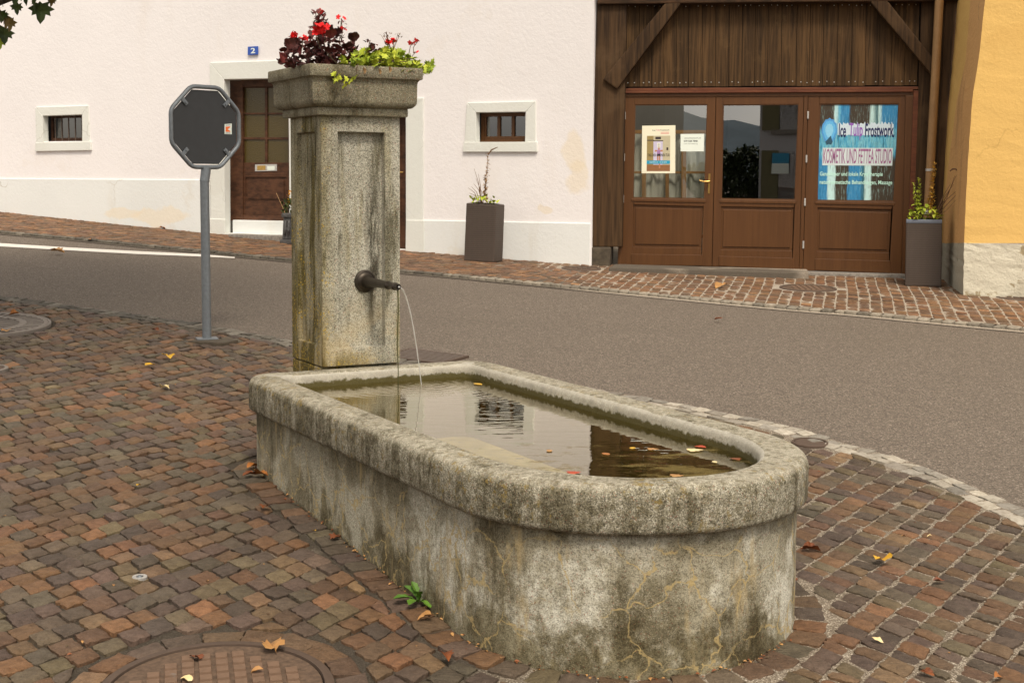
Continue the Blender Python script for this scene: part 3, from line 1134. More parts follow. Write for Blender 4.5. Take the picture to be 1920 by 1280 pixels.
SL = min(np.linspace(.05, .9, 1700), key=lambda d: abs(px_of(sp + nf * d)[0] - 747))
TZ = min(np.linspace(-.4, .4, 1600), key=lambda k: abs(px_of(sp + nf * SL + zvec * k * SL)[1] - 538))
m = MB()
lathe_v(m, [(.0, -.002), (.053, -.002), (.055, .004), (.053, .010), (.046, .013), (.044, .010), (.038, .012), (.030, .020), (.024, .03), (.0, .031)])
flange = m.build('spout_flange', M['bronze'], fountain, smooth=True)
m = MB()
lathe_v(m, [(.030, .015), (.026, .03), (.0225, .06), (.020, SL * .45), (.0165, SL * .68), (.0185, SL * .69), (.0205, SL * .71), (.0185, SL * .73), (.0155, SL * .74),
            (.0145, SL * .86), (.0165, SL * .87), (.0185, SL * .885), (.0185, SL * .915), (.0150, SL * .925), (.0155, SL * .95), (.0135, SL), (.0105, SL), (.0105, SL - .02), (.0, SL - .02)], tiltz=TZ)
m.build('spout_pipe', M['bronze'], fountain, smooth=True)
tip = sp + nf * SL + zvec * TZ * SL

# water
t_ = NT('water')
xy = t_.sep(t_.co())


def on_z(px, py, z):
    v = ray(px, py); t = (z - CH) / v[2]
    return v * t + np.array([0, 0, CH])


hit = on_z(790, 721, WATERZ)
# ripples spread from where the jet lands
dx_ = t_.math('SUBTRACT', xy[0], float(hit[0])); dy_ = t_.math('SUBTRACT', xy[1], float(hit[1]))
dd = t_.math('SQRT', t_.math('ADD', t_.math('MULTIPLY', dx_, dx_), t_.math('MULTIPLY', dy_, dy_)))
ddn = t_.math('ADD', dd, t_.math('MULTIPLY', t_.noise(5, 3), .05))
wv_ = t_.math('SINE', t_.math('MULTIPLY', ddn, 120.0))
amp = t_.math('POWER', 2.718, t_.math('MULTIPLY', dd, -4.6))
hgt = t_.math('ADD', t_.math('MULTIPLY', t_.math('MULTIPLY', wv_, amp), .3), t_.math('MULTIPLY', t_.noise(1, 2, .5, t_.co((6, 14, 1), rot=(0, 0, .5))), .30))
hgt = t_.math('ADD', hgt, t_.math('MULTIPLY', t_.math('MULTIPLY', t_.noise(45, 2), amp), .5))
hgt = t_.math('ADD', hgt, t_.math('MULTIPLY', t_.math('MULTIPLY', t_.noise(26, 3), t_.math('POWER', 2.718, t_.math('MULTIPLY', dd, -9.0))), 2.6))
bn = t_.bump(hgt, .16, .02)
fr = t_.n('ShaderNodeFresnel'); fr.inputs[0].default_value = 1.42
t_.set(fr.inputs['Normal'], bn)
tr = t_.n('ShaderNodeBsdfTransparent'); tr.inputs[0].default_value = (.95, .93, .64, 1)
gl = t_.n('ShaderNodeBsdfGlossy'); gl.inputs[0].default_value = (1, .96, .86, 1); gl.inputs['Roughness'].default_value = 0.0
t_.set(gl.inputs['Normal'], bn)
mx = t_.n('ShaderNodeMixShader'); t_.set(mx.inputs[0], t_.math('MULTIPLY', fr.outputs[0], 1.5, clamp=True))
t_.t.links.new(tr.outputs[0], mx.inputs[1]); t_.t.links.new(gl.outputs[0], mx.inputs[2])
# brown film and scum gathered at the round end
vv_ = t_.math('SUBTRACT', t_.math('MULTIPLY', t_.math('SUBTRACT', xy[0], float(FX)), float(FS)), t_.math('MULTIPLY', t_.math('SUBTRACT', xy[1], float(FY)), float(FC)))
scn = t_.math('ADD', t_.noise(1, 7, .72, t_.co((5, 11, 1), rot=(0, 0, .5))), t_.math('MULTIPLY', t_.math('SUBTRACT', vv_, 2.25), .22))
scm = t_.math('MULTIPLY', t_.step(scn, .50, .60), .62)
dfs = t_.n('ShaderNodeBsdfDiffuse')
t_.set(dfs.inputs[0], t_.mix(t_.noise(40, 4, .7), (.07, .055, .014), (.27, .205, .085)))
mx2 = t_.n('ShaderNodeMixShader'); t_.set(mx2.inputs[0], scm)
t_.t.links.new(mx.outputs[0], mx2.inputs[1]); t_.t.links.new(dfs.outputs[0], mx2.inputs[2])
oo = t_.n('ShaderNodeOutputMaterial'); t_.t.links.new(mx2.outputs[0], oo.inputs[0])
M['water'] = t_.mat
m = MB()
il = inner_at(-.002)
m.add(world_loop(il, WATERZ), [tuple(range(len(il)))])
wat = m.build('water', M['water'])
tag(wat, kind='structure')

t_ = NT('clear_jet')
tr = t_.n('ShaderNodeBsdfTransparent'); gl = t_.n('ShaderNodeBsdfGlossy'); gl.inputs['Roughness'].default_value = .1
df = t_.n('ShaderNodeBsdfDiffuse'); df.inputs[0].default_value = (.85, .85, .85, 1)
m1 = t_.n('ShaderNodeMixShader'); m1.inputs[0].default_value = .5
m2 = t_.n('ShaderNodeMixShader'); m2.inputs[0].default_value = .55
t_.t.links.new(gl.outputs[0], m1.inputs[1]); t_.t.links.new(df.outputs[0], m1.inputs[2])
t_.t.links.new(tr.outputs[0], m2.inputs[1]); t_.t.links.new(m1.outputs[0], m2.inputs[2])
oo = t_.n('ShaderNodeOutputMaterial'); t_.t.links.new(m2.outputs[0], oo.inputs[0])
M['jet'] = t_.mat
m = MB()
ts = np.linspace(0, 1, 24)
path = [tip + (hit - tip) * np.array([t, t, 0]) + np.array([0, 0, (hit[2] - tip[2]) * t * t]) for t in ts]
m.tube(path, [.0042 - .0018 * t + .0004 * math.sin(40 * t) for t in ts], 8)
tag(m.build('water_jet', M['jet'], loc=path[0], smooth='all'), 'thin clear jet of water falling from the spout into the trough', 'water jet')
m = MB()
e0 = tip + np.array([0, 0, -.012]) - nf * .008
e1 = np.array([e0[0], e0[1], WATERZ - .002])
m.tube([e0 + (e1 - e0) * t + np.array([.002 * math.sin(9 * t), 0, 0]) for t in np.linspace(0, 1, 12)], [.0042] + [.003 - .0012 * t for t in np.linspace(0, 1, 11)], 7)
M['algae'] = plain('algae', (.05, .05, .008), .7, 0, .3, 60, .3)
m.build('algae_string', M['algae'], fountain, smooth='all')

# ================================================================== stop sign seen from behind
SG = G(388, 637)
dS = SG[1]
RTN = R(46)
sdir = np.array([math.cos(RTN), math.sin(RTN), 0]); snrm = np.array([math.sin(RTN), -math.cos(RTN), 0])
sign = thing('road_sign', 'octagonal road sign seen from behind on a galvanised post', 'road sign', SG)


def sat(px, py):
    v = ray(px, py)
    t = (SG - np.array([0, 0, CH])) @ snrm / (v @ snrm)
    return v * t + np.array([0, 0, CH])


pt_, pb_ = sat(386, 159), sat(386, 318)
SCZ = (pt_[2] + pb_[2]) / 2
RA = (pt_[2] - pb_[2]) / 2 - .016         # apothem of the tube axis
SC0 = np.array([SG[0], SG[1], SCZ]) + snrm * .0
off_s = (sat(385.5, 238) - SG) @ sdir
SC0 = SC0 + sdir * off_s


def octo(ap, d=0.0, round_=.0):
    P = []
    Rr = ap / math.cos(math.pi / 8)
    for k in range(8):
        t0 = math.pi / 8 + k * math.pi / 4
        c = np.array([Rr * math.cos(t0), Rr * math.sin(t0)])
        if round_:
            p0 = np.array([Rr * math.cos(t0 - math.pi / 4), Rr * math.sin(t0 - math.pi / 4)])
            p1 = np.array([Rr * math.cos(t0 + math.pi / 4), Rr * math.sin(t0 + math.pi / 4)])
            a_ = c + (p0 - c) / np.linalg.norm(p0 - c) * round_; b_2 = c + (p1 - c) / np.linalg.norm(p1 - c) * round_
            for t in np.linspace(0, 1, 5):
                q_ = (1 - t) ** 2 * a_ + 2 * t * (1 - t) * c + t * t * b_2
                P.append(q_)
        else:
            P.append(c)
    return [SC0 + sdir * q_[0] + zvec * q_[1] + snrm * d for q_ in P]


m = MB(); m.ring(octo(RA, 0, .035), .0145, 12)
m.build('sign_frame', M['steel'], sign, smooth='all')
m = MB()
pf = octo(RA - .021, -.002); pk = octo(RA - .021, -.006)
m.loft([pf, pk], capa=True, capb=True)
m.build('sign_panel', M['signback'], sign)
for ax, az in ((-1, 1), (1, 1), (-1, -1), (1, -1)):
    m = MB()
    d = np.array([ax, az]) / math.sqrt(2)
    c0 = SC0 + sdir * d[0] * (RA - .003) + zvec * d[1] * (RA - .003)
    c1 = SC0 + sdir * d[0] * (RA - .062) + zvec * d[1] * (RA - .062)
    w_ = (sdir * -d[1] + zvec * d[0]) * .013
    m.hexa([c0 + w_ + snrm * .012, c1 + w_ + snrm * .010, c1 - w_ + snrm * .010, c0 - w_ + snrm * .012], [c0 + w_ - snrm * .002, c1 + w_ - snrm * .002, c1 - w_ - snrm * .002, c0 - w_ - snrm * .002])
    cc = c1 + (c0 - c1) * .3
    m.tube([cc + snrm * .009, cc + snrm * .019], .0085, 8)
    m.build('bracket', M['steel'], sign, bevel=.002)
m = MB()
zt_ = SCZ - RA - .008
gz0 = SG[2]
base_p = np.array([SG[0], SG[1], gz0])
pc = SC0.copy()
m.tube([base_p + zvec * -.02, np.array([SG[0], SG[1], zt_ - .085])], .0305, 20)
m.build('post', M['steel'], sign, smooth=True)
m = MB()
m.tube([np.array([SG[0], SG[1], zt_ - .088]), np.array([pc[0], pc[1], zt_ + .005])], .0325, 20)
m.build('post_sleeve', M['steel'], sign, smooth=True)
m = MB()
for a_, b_, px0 in ((0, 0, 0),):
    q_ = [sat(421, 233), sat(434.5, 232), sat(434.5, 252), sat(421, 251.5)]
    q_ = [p + snrm * .0005 for p in q_]
    m.quad(q_, 0)
    L2 = lambda a, b: (q_[0] * (1 - a) + q_[1] * a) * (1 - b) + (q_[3] * (1 - a) + q_[2] * a) * b + snrm * .0006
    m.quad([L2(.14, .26), L2(.80, .26), L2(.80, .78), L2(.14, .78)], 1)
    m.add([L2(.80, .32) + snrm * .0005, L2(.44, .52) + snrm * .0005, L2(.80, .72) + snrm * .0005], [(0, 1, 2)], 0)
    for r_ in (.10, .88):
        m.quad([L2(.15, r_), L2(.82, r_), L2(.82, r_ + .05), L2(.15, r_ + .05)], 2)
M['orange'] = plain('orange_print', (.80, .16, .03), .5, 0, .03, 10, 0)
m.build('sticker', [M['whitepaper'], M['orange'], M['signback']], sign, fixn=False)
m = MB()
bp = G(400, 641)
m.box((bp[0], bp[1], bp[2] - .02), .27, .20, .032, R(-20))
M['darkstone'] = plain('dark_brown_stone', (.07, .055, .038), .9, 0, .4, 20, .6)
m.build('foot_stone', M['darkstone'], sign, bevel=.008)
m = MB()
m.box((SG[0], SG[1], gz0 - .01), .14, .11, .025, R(20))
m.build('foot_plate', M['steel'], sign, bevel=.003)

# ================================================================== covers in the ground
def gn(c):
    e = .05
    return np.array([-(gz(c[0] + e, c[1]) - gz(c[0] - e, c[1])) / (2 * e), -(gz(c[0], c[1] + e) - gz(c[0], c[1] - e)) / (2 * e), 1.0])


class Disc:
    """local frame lying on the sloping street"""
    def __init__(s, c, up, rz=0):
        s.c = np.array([c[0], c[1], float(gz(*c)) + up])
        n = gn(c); n /= np.linalg.norm(n)
        a = np.array([math.cos(rz), math.sin(rz), 0]); a -= n * (a @ n); a /= np.linalg.norm(a)
        s.n, s.a, s.b = n, a, np.cross(n, a)

    def p(s, x, y, z=0):
        return s.c + s.a * x + s.b * y + s.n * z

    def circ(s, r, z, n=64):
        return [s.p(r * math.cos(t), r * math.sin(t), z) for t in np.linspace(0, 2 * math.pi, n, endpoint=False)]


M['groove'] = plain('rusty_groove', (.10, .064, .042), .95, 0, .4, 60, .4)


def cover(name, label, c, r, up, rz, pitch, mats, group=None, rimw=.028, gap=.006, ribs=True):
    D = Disc(c, up, rz)
    t0 = thing(name, label, 'manhole cover' if r > .2 else 'ground cover', D.c, group)
    m = MB()
    m.loft([D.circ(r, -.03), D.circ(r, .001), D.circ(r - .004, .004), D.circ(r - rimw, .004), D.circ(r - rimw - .002, -.012)])
    m.build('cover_ring', mats[0], t0, smooth=True)
    m = MB()
    ri = r - rimw - gap
    m.loft([D.circ(ri, -.02), D.circ(ri, -.001), D.circ(ri - .003, .001)], capb=True)
    if ribs:
        k = int(ri / pitch) + 1
        for i in range(-k, k + 1):
            for j in range(-k, k + 1):
                x, y = (i + .5) * pitch, (j + .5) * pitch
                if math.hypot(abs(x) + pitch * .5, abs(y) + pitch * .5) < ri - .035:
                    h_ = pitch / 2 - .006
                    o_ = [(-h_, -h_), (h_, -h_), (h_, h_), (-h_, h_)]
                    m.hexa([D.p(x + a, y + b, .009) for a, b in [(q[0] * .9, q[1] * .9) for q in o_]][::-1], [D.p(x + a, y + b, .0) for a, b in o_][::-1], 1)
    m.build('cover_plate', [M['groove'], mats[1]] if ribs else [mats[1]], t0)
    return t0


cover('manhole_cover', 'large rusty round manhole cover with a waffle pattern in the cobbles by the trough', MH, MHR, .0, R(14), .05, (M['iron'], M['rust']))
cover('access_cover', 'small round brown cap among the cobbles between the trough and the border stones', SC, SCR, .0, 0, .02, (M['iron'], M['iron']), rimw=.012, gap=.004, ribs=False)
cover('access_cover', 'small round cap in the cobbles at the left edge, below the tree grate', LC, LCR, .0, 0, .03, (M['grate'], M['iron']), rimw=.02, gap=.004, ribs=False)
cover('manhole_cover', 'oval-looking brown manhole cover in the pavement before the glazed double doors', FM[0][0], FM[0][1], .011, 0, .05, (M['iron'], M['rust']))
cover('manhole_cover', 'dark manhole cover in the pavement at the foot of the timber corner post', FM[1][0], FM[1][1], .011, 0, .05, (M['iron'], M['iron']))
cover('manhole_cover', 'brown manhole cover in the pavement beside the yellow house', FM[2][0], FM[2][1], .011, 0, .05, (M['iron'], M['iron']))

# round tree grate
D = Disc(TG, .004)
tg = thing('tree_grate', 'round grey metal tree grate with radial slots in the cobbles', 'tree grate', D.c)
m = MB()
m.loft([D.circ(TGR, -.03), D.circ(TGR, .004), D.circ(TGR - .018, .004), D.circ(TGR - .02, -.012)])
m.build('outer_ring', M['grate'], tg, smooth=True)
m = MB()
for r0, r1_ in ((.125, .155), (.285, .335), (.45, .478)):
    m.loft([D.circ(r1_, -.012), D.circ(r1_, .004), D.circ(r0, .004), D.circ(r0, -.012)])
for k in range(44):
    t = 2 * math.pi * k / 44
    for r0, r1_, w_ in ((.15, .29, .0085), (.33, .455, .0125)):
        if r0 < .2 and k % 2: continue
        w2 = w_ * (1.35 if k % 11 == 0 else 1)
        ca, sa = math.cos(t), math.sin(t)
        P = lambda r, w, z: D.p(r * ca - w * sa, r * sa + w * ca, z)
        m.hexa([P(r0, -w2 * .8, .0035), P(r1_, -w2, .0035), P(r1_, w2, .0035), P(r0, w2 * .8, .0035)][::-1], [P(r0, -w2 * .8, -.01), P(r1_, -w2, -.01), P(r1_, w2, -.01), P(r0, w2 * .8, -.01)][::-1])
m.build('slotted_plate', M['grate'], tg)
m = MB()
m.add(D.circ(TGR - .01, -.0125), [tuple(range(64))])
m.build('grate_bed', M['soil'], tg)

# gully grating behind the pillar
ga_, gb_ = G(742, 658), G(852, 673)
gd = (gb_ - ga_)[:2]; gl_ = np.linalg.norm(gd); grz = math.atan2(gd[1], gd[0])
gcn = (ga_ + gb_)[:2] / 2
D = Disc(gcn, -.006, grz)
gg = thing('gully_grating', 'slotted iron gully grating at the road edge behind the trough', 'drain grating', D.c)
m = MB()
hx, hy = .235, .17
for x0, x1, y0, y1 in ((-hx, hx, -hy, -hy + .022), (-hx, hx, hy - .022, hy), (-hx, -hx + .022, -hy + .022, hy - .022), (hx - .022, hx, -hy + .022, hy - .022)):
    m.hexa([D.p(x0, y1, .004), D.p(x1, y1, .004), D.p(x1, y0, .004), D.p(x0, y0, .004)], [D.p(x0, y1, -.02), D.p(x1, y1, -.02), D.p(x1, y0, -.02), D.p(x0, y0, -.02)])
m.build('grating_frame', M['iron'], gg)
m = MB()
for k in range(9):
    y = -hy + .042 + k * .0372
    m.hexa([D.p(-hx + .022, y + .0075, .004), D.p(hx - .022, y + .0075, .004), D.p(hx - .022, y - .0075, .004), D.p(-hx + .022, y - .0075, .004)],
           [D.p(-hx + .022, y + .0075, -.02), D.p(hx - .022, y + .0075, -.02), D.p(hx - .022, y - .0075, -.02), D.p(-hx + .022, y - .0075, -.02)])
M['barmetal'] = metal_mat('worn_grating', (.19, .15, .125), .6, .4)
m.build('grating_bars', M['barmetal'], gg)
m = MB(); m.quad([D.p(-hx, -hy, -.0085), D.p(hx, -hy, -.0085), D.p(hx, hy, -.0085), D.p(-hx, hy, -.0085)])
m.build('grating_pit', M['dark'], gg)
# survey bolt
D = Disc(G(262, 1082)[:2], .002)
m = MB()
m.loft([D.circ(.027, -.01, 24), D.circ(.026, .002, 24), D.circ(.014, .003, 24), D.circ(.013, -.001, 24)])
m.add(D.circ(.0135, .0, 24), [tuple(range(24))], 1)
m.loft([D.circ(.009, .0, 16), D.circ(.006, .006, 16)], 2, capb=True)
tag(m.build('survey_marker', [M['zinc'], M['black'], M['steel']], loc=D.c), 'small round metal survey marker set between the cobbles', 'survey marker')

# ================================================================== facade helper
def lerpq(q, a, b):
    """photo pixel inside a quad TL TR BR BL, a rightwards, b downwards"""
    q = [np.array(p, float) for p in q]
    return (q[0] * (1 - a) + q[1] * a) * (1 - b) + (q[3] * (1 - a) + q[2] * a) * b


def frame(m, outer, inner, plane, off, depth, mi=0):
    """ring of four slabs between two quads"""
    o, i = outer, inner
    m.slab([o[0], o[1], i[1], i[0]], plane, off, depth, mi)
    m.slab([i[3], i[2], o[2], o[3]], plane, off, depth, mi)
    m.slab([o[0], i[0], i[3], o[3]], plane, off, depth, mi)
    m.slab([i[1], o[1], o[2], i[2]], plane, off, depth, mi)
    return m


class Wall:
    """facade plane in (s,z) coordinates"""
    def __init__(s, plane):
        s.pl = plane
        k = plane[1]
        s.d = np.array([1, -k, 0]) / math.sqrt(1 + k * k)
        s.o = np.array([0, plane[0], 0.])
        s.n = -back(plane)

    def sz(s, px, py, off=0):
        p = W(px, py, s.pl, off) - s.o
        return p @ s.d, p[2]

    def p(s, a, z, off=0):
        return s.o + s.d * a + s.n * (off * K) + np.array([0, 0, z])

    def holed(s, m, s0, s1, z0, z1, holes, off=0, mi=0, reveal=0.0, rmi=0):
        """wall sheet with rectangular openings and reveals"""
        S = sorted({s0, s1, *[h[0] for h in holes], *[h[1] for h in holes]})
        Z = sorted({z0, z1, *[h[2] for h in holes], *[h[3] for h in holes]})
        for a, b in zip(S[:-1], S[1:]):
            for c, d in zip(Z[:-1], Z[1:]):
                x, y = (a + b) / 2, (c + d) / 2
                if any(h[0] < x < h[1] and h[2] < y < h[3] for h in holes): continue
                m.quad([s.p(a, c, off), s.p(b, c, off), s.p(b, d, off), s.p(a, d, off)], mi)
        for h in holes:
            a, b, c, d = h[:4]
            for q in ([(a, c), (a, d)], [(a, d), (b, d)], [(b, d), (b, c)], [(b, c), (a, c)]):
                (x0, y0), (x1, y1) = q
                m.quad([s.p(x0, y0, off), s.p(x1, y1, off), s.p(x1, y1, off - reveal), s.p(x0, y0, off - reveal)], rmi)

    def rect(s, pts, off=0):
        q = [s.sz(x, y, off) for x, y in pts]
        a = [t[0] for t in q]; z = [t[1] for t in q]
        return (a[0] + a[3]) / 2, (a[1] + a[2]) / 2, (z[2] + z[3]) / 2, (z[0] + z[1]) / 2


_glyphs = {}


def text_mesh(body, bold=0.0):
    """text as flat faces scaled to the unit square"""
    key = (body, bold)
    if key not in _glyphs:
        cu = bpy.data.curves.new('txt', 'FONT')
        cu.body = body; cu.offset = bold; cu.resolution_u = 3
        ob = bpy.data.objects.new('txt', cu)
        COL.objects.link(ob)
        bpy.context.view_layer.update()
        me = bpy.data.meshes.new_from_object(ob)
        vs = np.array([v.co[:] for v in me.vertices]); fs = [tuple(p.vertices) for p in me.polygons]
        bpy.data.objects.remove(ob); bpy.data.curves.remove(cu); bpy.data.meshes.remove(me)
        lo, hi = vs.min(0), vs.max(0)
        _glyphs[key] = ((vs[:, :2] - lo[:2]) / (hi[:2] - lo[:2]), fs, (hi - lo)[:2])
    return _glyphs[key]


def text_on(m, body, q, plane, off, mi=0, bold=.0):
    vs, fs, _ = text_mesh(body, bold)
    m.add([W(*lerpq(q, a, 1 - b), plane, off) for a, b in vs], fs, mi)


# ================================================================== pink house
WP = Wall(PINK)
pk_o = WP.p(-1.0, .8)
house = thing('pink_house', 'pale pink plastered house with white plinth, two small cellar windows and brown doors', 'house', pk_o)
bl_ = []
for (x_, y_, rh_, rz_) in ((1076, 285, .17, .26), (1082, 330, .15, .24), (1022, 392, .10, .05), (300, 405, .5, .10), (230, 398, .35, .08)):
    bl_.append((*[float(q) for q in (W(x_, y_, PINK) - pk_o)], rh_, rz_))
M['pink'] = plaster_mat('pink_plaster_patched', (.80, .772, .778), (.70, .63, .56), .3, .22, hairs=.12, blobs=bl_[:3])
M['white'] = plaster_mat('white_plaster_patched', (.735, .752, .745), (.60, .54, .43), .4, .2, blobs=bl_[3:])
lwO = [(66, 201), (165, 198), (168, 282), (68, 284)]
lwI = [(80, 217.5), (154, 215), (154.5, 264), (81, 266)]
rwO = [(875, 193), (1004, 190), (1004, 285), (870, 285)]
rwI = [(892, 211), (986, 210), (983, 266), (903 - 11, 267)]
rwI = [(892, 211), (986, 210), (984, 266.5), (892, 267)]
dO = [(393, 118), (566, 112), (566, 452), (395, 439)]
dI = [(420, 149), (542, 147), (542, 440), (421, 437)]
d2O = [(640, 188), (793, 184), (793, 474), (640, 462)]
d2I = [(664, 218), (761, 216), (761, 470), (664, 462)]
holes = [WP.rect(q) for q in (lwI, rwI, dI, d2I)]
sR, _ = WP.sz(1111, 300)
m = MB()
WP.holed(m, -14, sR, -.3, 9.5, holes, 0, 0, .12, 1)
m.quad([WP.p(sR, -.3), WP.p(sR, 9.5), WP.p(sR, 9.5, -.4), WP.p(sR, -.3, -.4)], 0)
m.build('wall', [M['pink'], M['trim']], house)
m = MB()
# plinth, 25 mm proud, interrupted by the doors
def pl_slab(pts, off=.022, depth=.06):
    m.slab(pts, PINK, off, depth)
pl_slab([(-120, 334), (393, 337.5), (395, 470), (-120, 420)])
m.build('plinth', M['white'], house, bevel=.006)
m = MB()
pl_slab([(793, 413), (1106, 419), (1104, 530), (793, 500)])
m.build('plinth', M['white'], house, bevel=.006)
pl_top = None
m = MB()
frame(m, dO, dI, PINK, .028, .15)
m.slab([(393, 410), (421, 411), (421, 455), (394, 452)], PINK, .040, .05)
m.build('door_surround', M['trim'], house, bevel=.006)
m = MB()
frame(m, d2O, d2I, PINK, .026, .15)
m.slab([(761, 413), (794, 413.5), (794, 490), (760, 488)], PINK, .042, .05)
m.build('door_surround', M['trim'], house, bevel=.006)
# left cellar window
def cellar(O_, I_, bars, panes):
    m = MB()
    sillq = [lerpq([O_[0], O_[1], O_[2], O_[3]], -.015, .80), lerpq(O_, 1.015, .80), lerpq(O_, 1.02, 1.0), lerpq(O_, -.02, 1.0)]
    Oo = [O_[0], O_[1], lerpq(O_, 1, .805), lerpq(O_, 0, .805)]
    Ii = [I_[0], I_[1], lerpq(O_, (I_[2][0] - O_[3][0]) / (O_[2][0] - O_[3][0]), .80), lerpq(O_, (I_[3][0] - O_[3][0]) / (O_[2][0] - O_[3][0]), .80)]
    m.slab([Oo[0], Oo[1], Ii[1], Ii[0]], PINK, .024, .12)
    m.slab([Oo[0], Ii[0], Ii[3], Oo[3]], PINK, .024, .12)
    m.slab([Ii[1], Oo[1], Oo[2], Ii[2]], PINK, .024, .12)
    w_ = m.build('window', M['trim'], house, bevel=.006)
    m2 = MB(); m2.slab(sillq, PINK, .036, .16)
    m2.build('sill', M['trim'], w_, bevel=.006)
    return w_


lw = cellar(lwO, lwI, 1, 0)
a, b, c, d = WP.rect(lwI)
m = MB()
for off in (-.18,):
    fr_ = .035 * K
    for x0, x1, y0, y1 in ((a, b, c, c + .06 * K), (a, b, d - fr_, d), (a, a + fr_, c + .06 * K, d - fr_), (b - fr_, b, c + .06 * K, d - fr_)):
        m.hexa([WP.p(x0, y1, off), WP.p(x1, y1, off), WP.p(x1, y0, off), WP.p(x0, y0, off)], [WP.p(x0, y1, off - .05), WP.p(x1, y1, off - .05), WP.p(x1, y0, off - .05), WP.p(x0, y0, off - .05)])
m.build('frame', M['olddoor'], lw)
m = MB()
for k in range(5):
    x = a + (b - a) * (.18 + .17 * k)
    m.tube([WP.p(x, c + .001, -.12), WP.p(x, d - .001, -.12)], .008 * K, 8)
m.build('bars', M['iron'], lw, smooth=True)
m = MB(); m.quad([WP.p(a - .3, c - .3, -.5), WP.p(b + .3, c - .3, -.5), WP.p(b + .3, d + .3, -.5), WP.p(a - .3, d + .3, -.5)]); m.build('dark_room', M['dark'], lw)
m = MB(); m.quad([WP.p(a, c, -.2), WP.p(b, c, -.2), WP.p(b, d, -.2), WP.p(a, d, -.2)])
m.build('pane', M['glassdark'], lw)
rw = cellar(rwO, rwI, 0, 3)
a, b, c, d = WP.rect(rwI)
m = MB()
def wp_box(x0, x1, y0, y1, off, dep):
    m.hexa([WP.p(x0, y1, off), WP.p(x1, y1, off), WP.p(x1, y0, off), WP.p(x0, y0, off)], [WP.p(x0, y1, off - dep), WP.p(x1, y1, off - dep), WP.p(x1, y0, off - dep), WP.p(x0, y0, off - dep)])
wp_box(a, b, c, c + .035 * K, -.135, .06)
wp_box(a, b, d - .05 * K, d, -.16, .06)
wp_box(a, a + .05 * K, c + .035 * K, d - .05 * K, -.16, .06); wp_box(b - .05 * K, b, c + .035 * K, d - .05 * K, -.16, .06)
wp_box(a + .05 * K, b - .05 * K, c + .035 * K, c + .085 * K, -.165, .05)
wd_ = (b - a - .1 * K)
for k in range(4):
    xx = a + .05 * K + wd_ * k / 3
    wp_box(max(a + .05 * K, xx - .022 * K), min(b - .05 * K, xx + .022 * K), c + .085 * K, d - .05 * K, -.168, .04)
m.build('frame', M['doorwood'], rw, bevel=.004)
m = MB(); m.quad([WP.p(a - .3, c - .3, -.5), WP.p(b + .3, c - .3, -.5), WP.p(b + .3, d + .3, -.5), WP.p(a - .3, d + .3, -.5)]); m.build('dark_room', M['dark'], rw)
m = MB(); m.quad([WP.p(a, c, -.195), WP.p(b, c, -.195), WP.p(b, d, -.195), WP.p(a, d, -.195)])
m.build('pane', M['glassdark'], rw)

# old front door with six amber panes
DO = -.25
DP = (PINK[0] , PINK[1])
a, b, c, d = WP.rect(dI)
wl_ = WP.rect([(438, 150), (541, 149), (541, 413), (439, 411)], DO)
A0_, B0_, C0_, D0_ = wl_
m = MB()
pq = lambda x0, x1, y0, y1: [(x0, y0), (x1, y0), (x1, y1), (x0, y1)]
m.slab(pq(430, 455, 143, 414), PINK, DO + .03, .06)
m.slab(pq(455, 548, 143, 163), PINK, DO + .03, .06)
m.build('door_frame', M['olddoor'], house, bevel=.004)
m = MB()
rows = [(165, 211.5), (215, 257.5), (262, 305)]
cols = [(457, 496.5), (501, 541)]
m.slab(pq(455, 457, 163, 305), PINK, DO, .05); m.slab(pq(496.5, 501, 163, 305), PINK, DO, .05); m.slab(pq(541, 549, 163, 305), PINK, DO, .05)
for y0, y1 in ((163, 165), (211.5, 215), (257.5, 262)):
    for x0, x1 in cols: m.slab(pq(x0, x1, y0, y1), PINK, DO - .004, .045)
m.slab(pq(455, 549, 305, 328), PINK, DO, .05)
m.slab(pq(455, 549, 403, 417), PINK, DO + .02, .06)
m.slab(pq(455, 460, 328, 403), PINK, DO, .05); m.slab(pq(537, 549, 328, 403), PINK, DO, .05)
m.slab(pq(460, 537, 328, 332), PINK, DO, .05); m.slab(pq(460, 537, 378, 403), PINK, DO, .05)
m.slab(pq(460, 537, 332, 378), PINK, DO - .018, .03)
m.slab(pq(465, 532, 337, 373), PINK, DO - .006, .02)
dr = m.build('door', M['olddoor'], house, bevel=.003)
t_ = NT('amber_glass')
M['amber'] = t_.out(t_.mix(t_.noise(60, 3), (.052, .036, .008), (.085, .060, .014)), .28, t_.bump(t_.voro(70), .5, .004), spec=.5)
for y0, y1 in rows:
    for x0, x1 in cols:
        m = MB(); m.slab(pq(x0 - .5, x1 + .5, y0 - .5, y1 + .5), PINK, DO - .02, .01)
        m.build('pane', M['amber'], dr)
m = MB()
m.slab([(478, 308.5), (519, 308), (519, 320.5), (478, 321.5)], PINK, DO + .008, .008, 0)
m.slab([(482, 310.5), (498, 310.3), (498, 319), (482, 319.5)], PINK, DO + .010, .002, 1)
m.slab([(501, 311.5), (515, 311.3), (515, 319), (501, 319.5)], PINK, DO + .010, .002, 2)
m.build('letter_plate', [M['zinc'], M['brass'], M['whitepaper']], dr, bevel=.001)
m = MB(); m.slab([(436, 412.5), (548, 415), (548, 441), (436, 438)], PINK, -.12, .3)
m.build('door_step', M['white'], house, bevel=.008)
m = MB(); m.slab([(428, 438.5), (552, 443), (552, 470), (428, 463)], PINK, .22, .35)
m.build('step_stone', M['kerb'], house, bevel=.012)
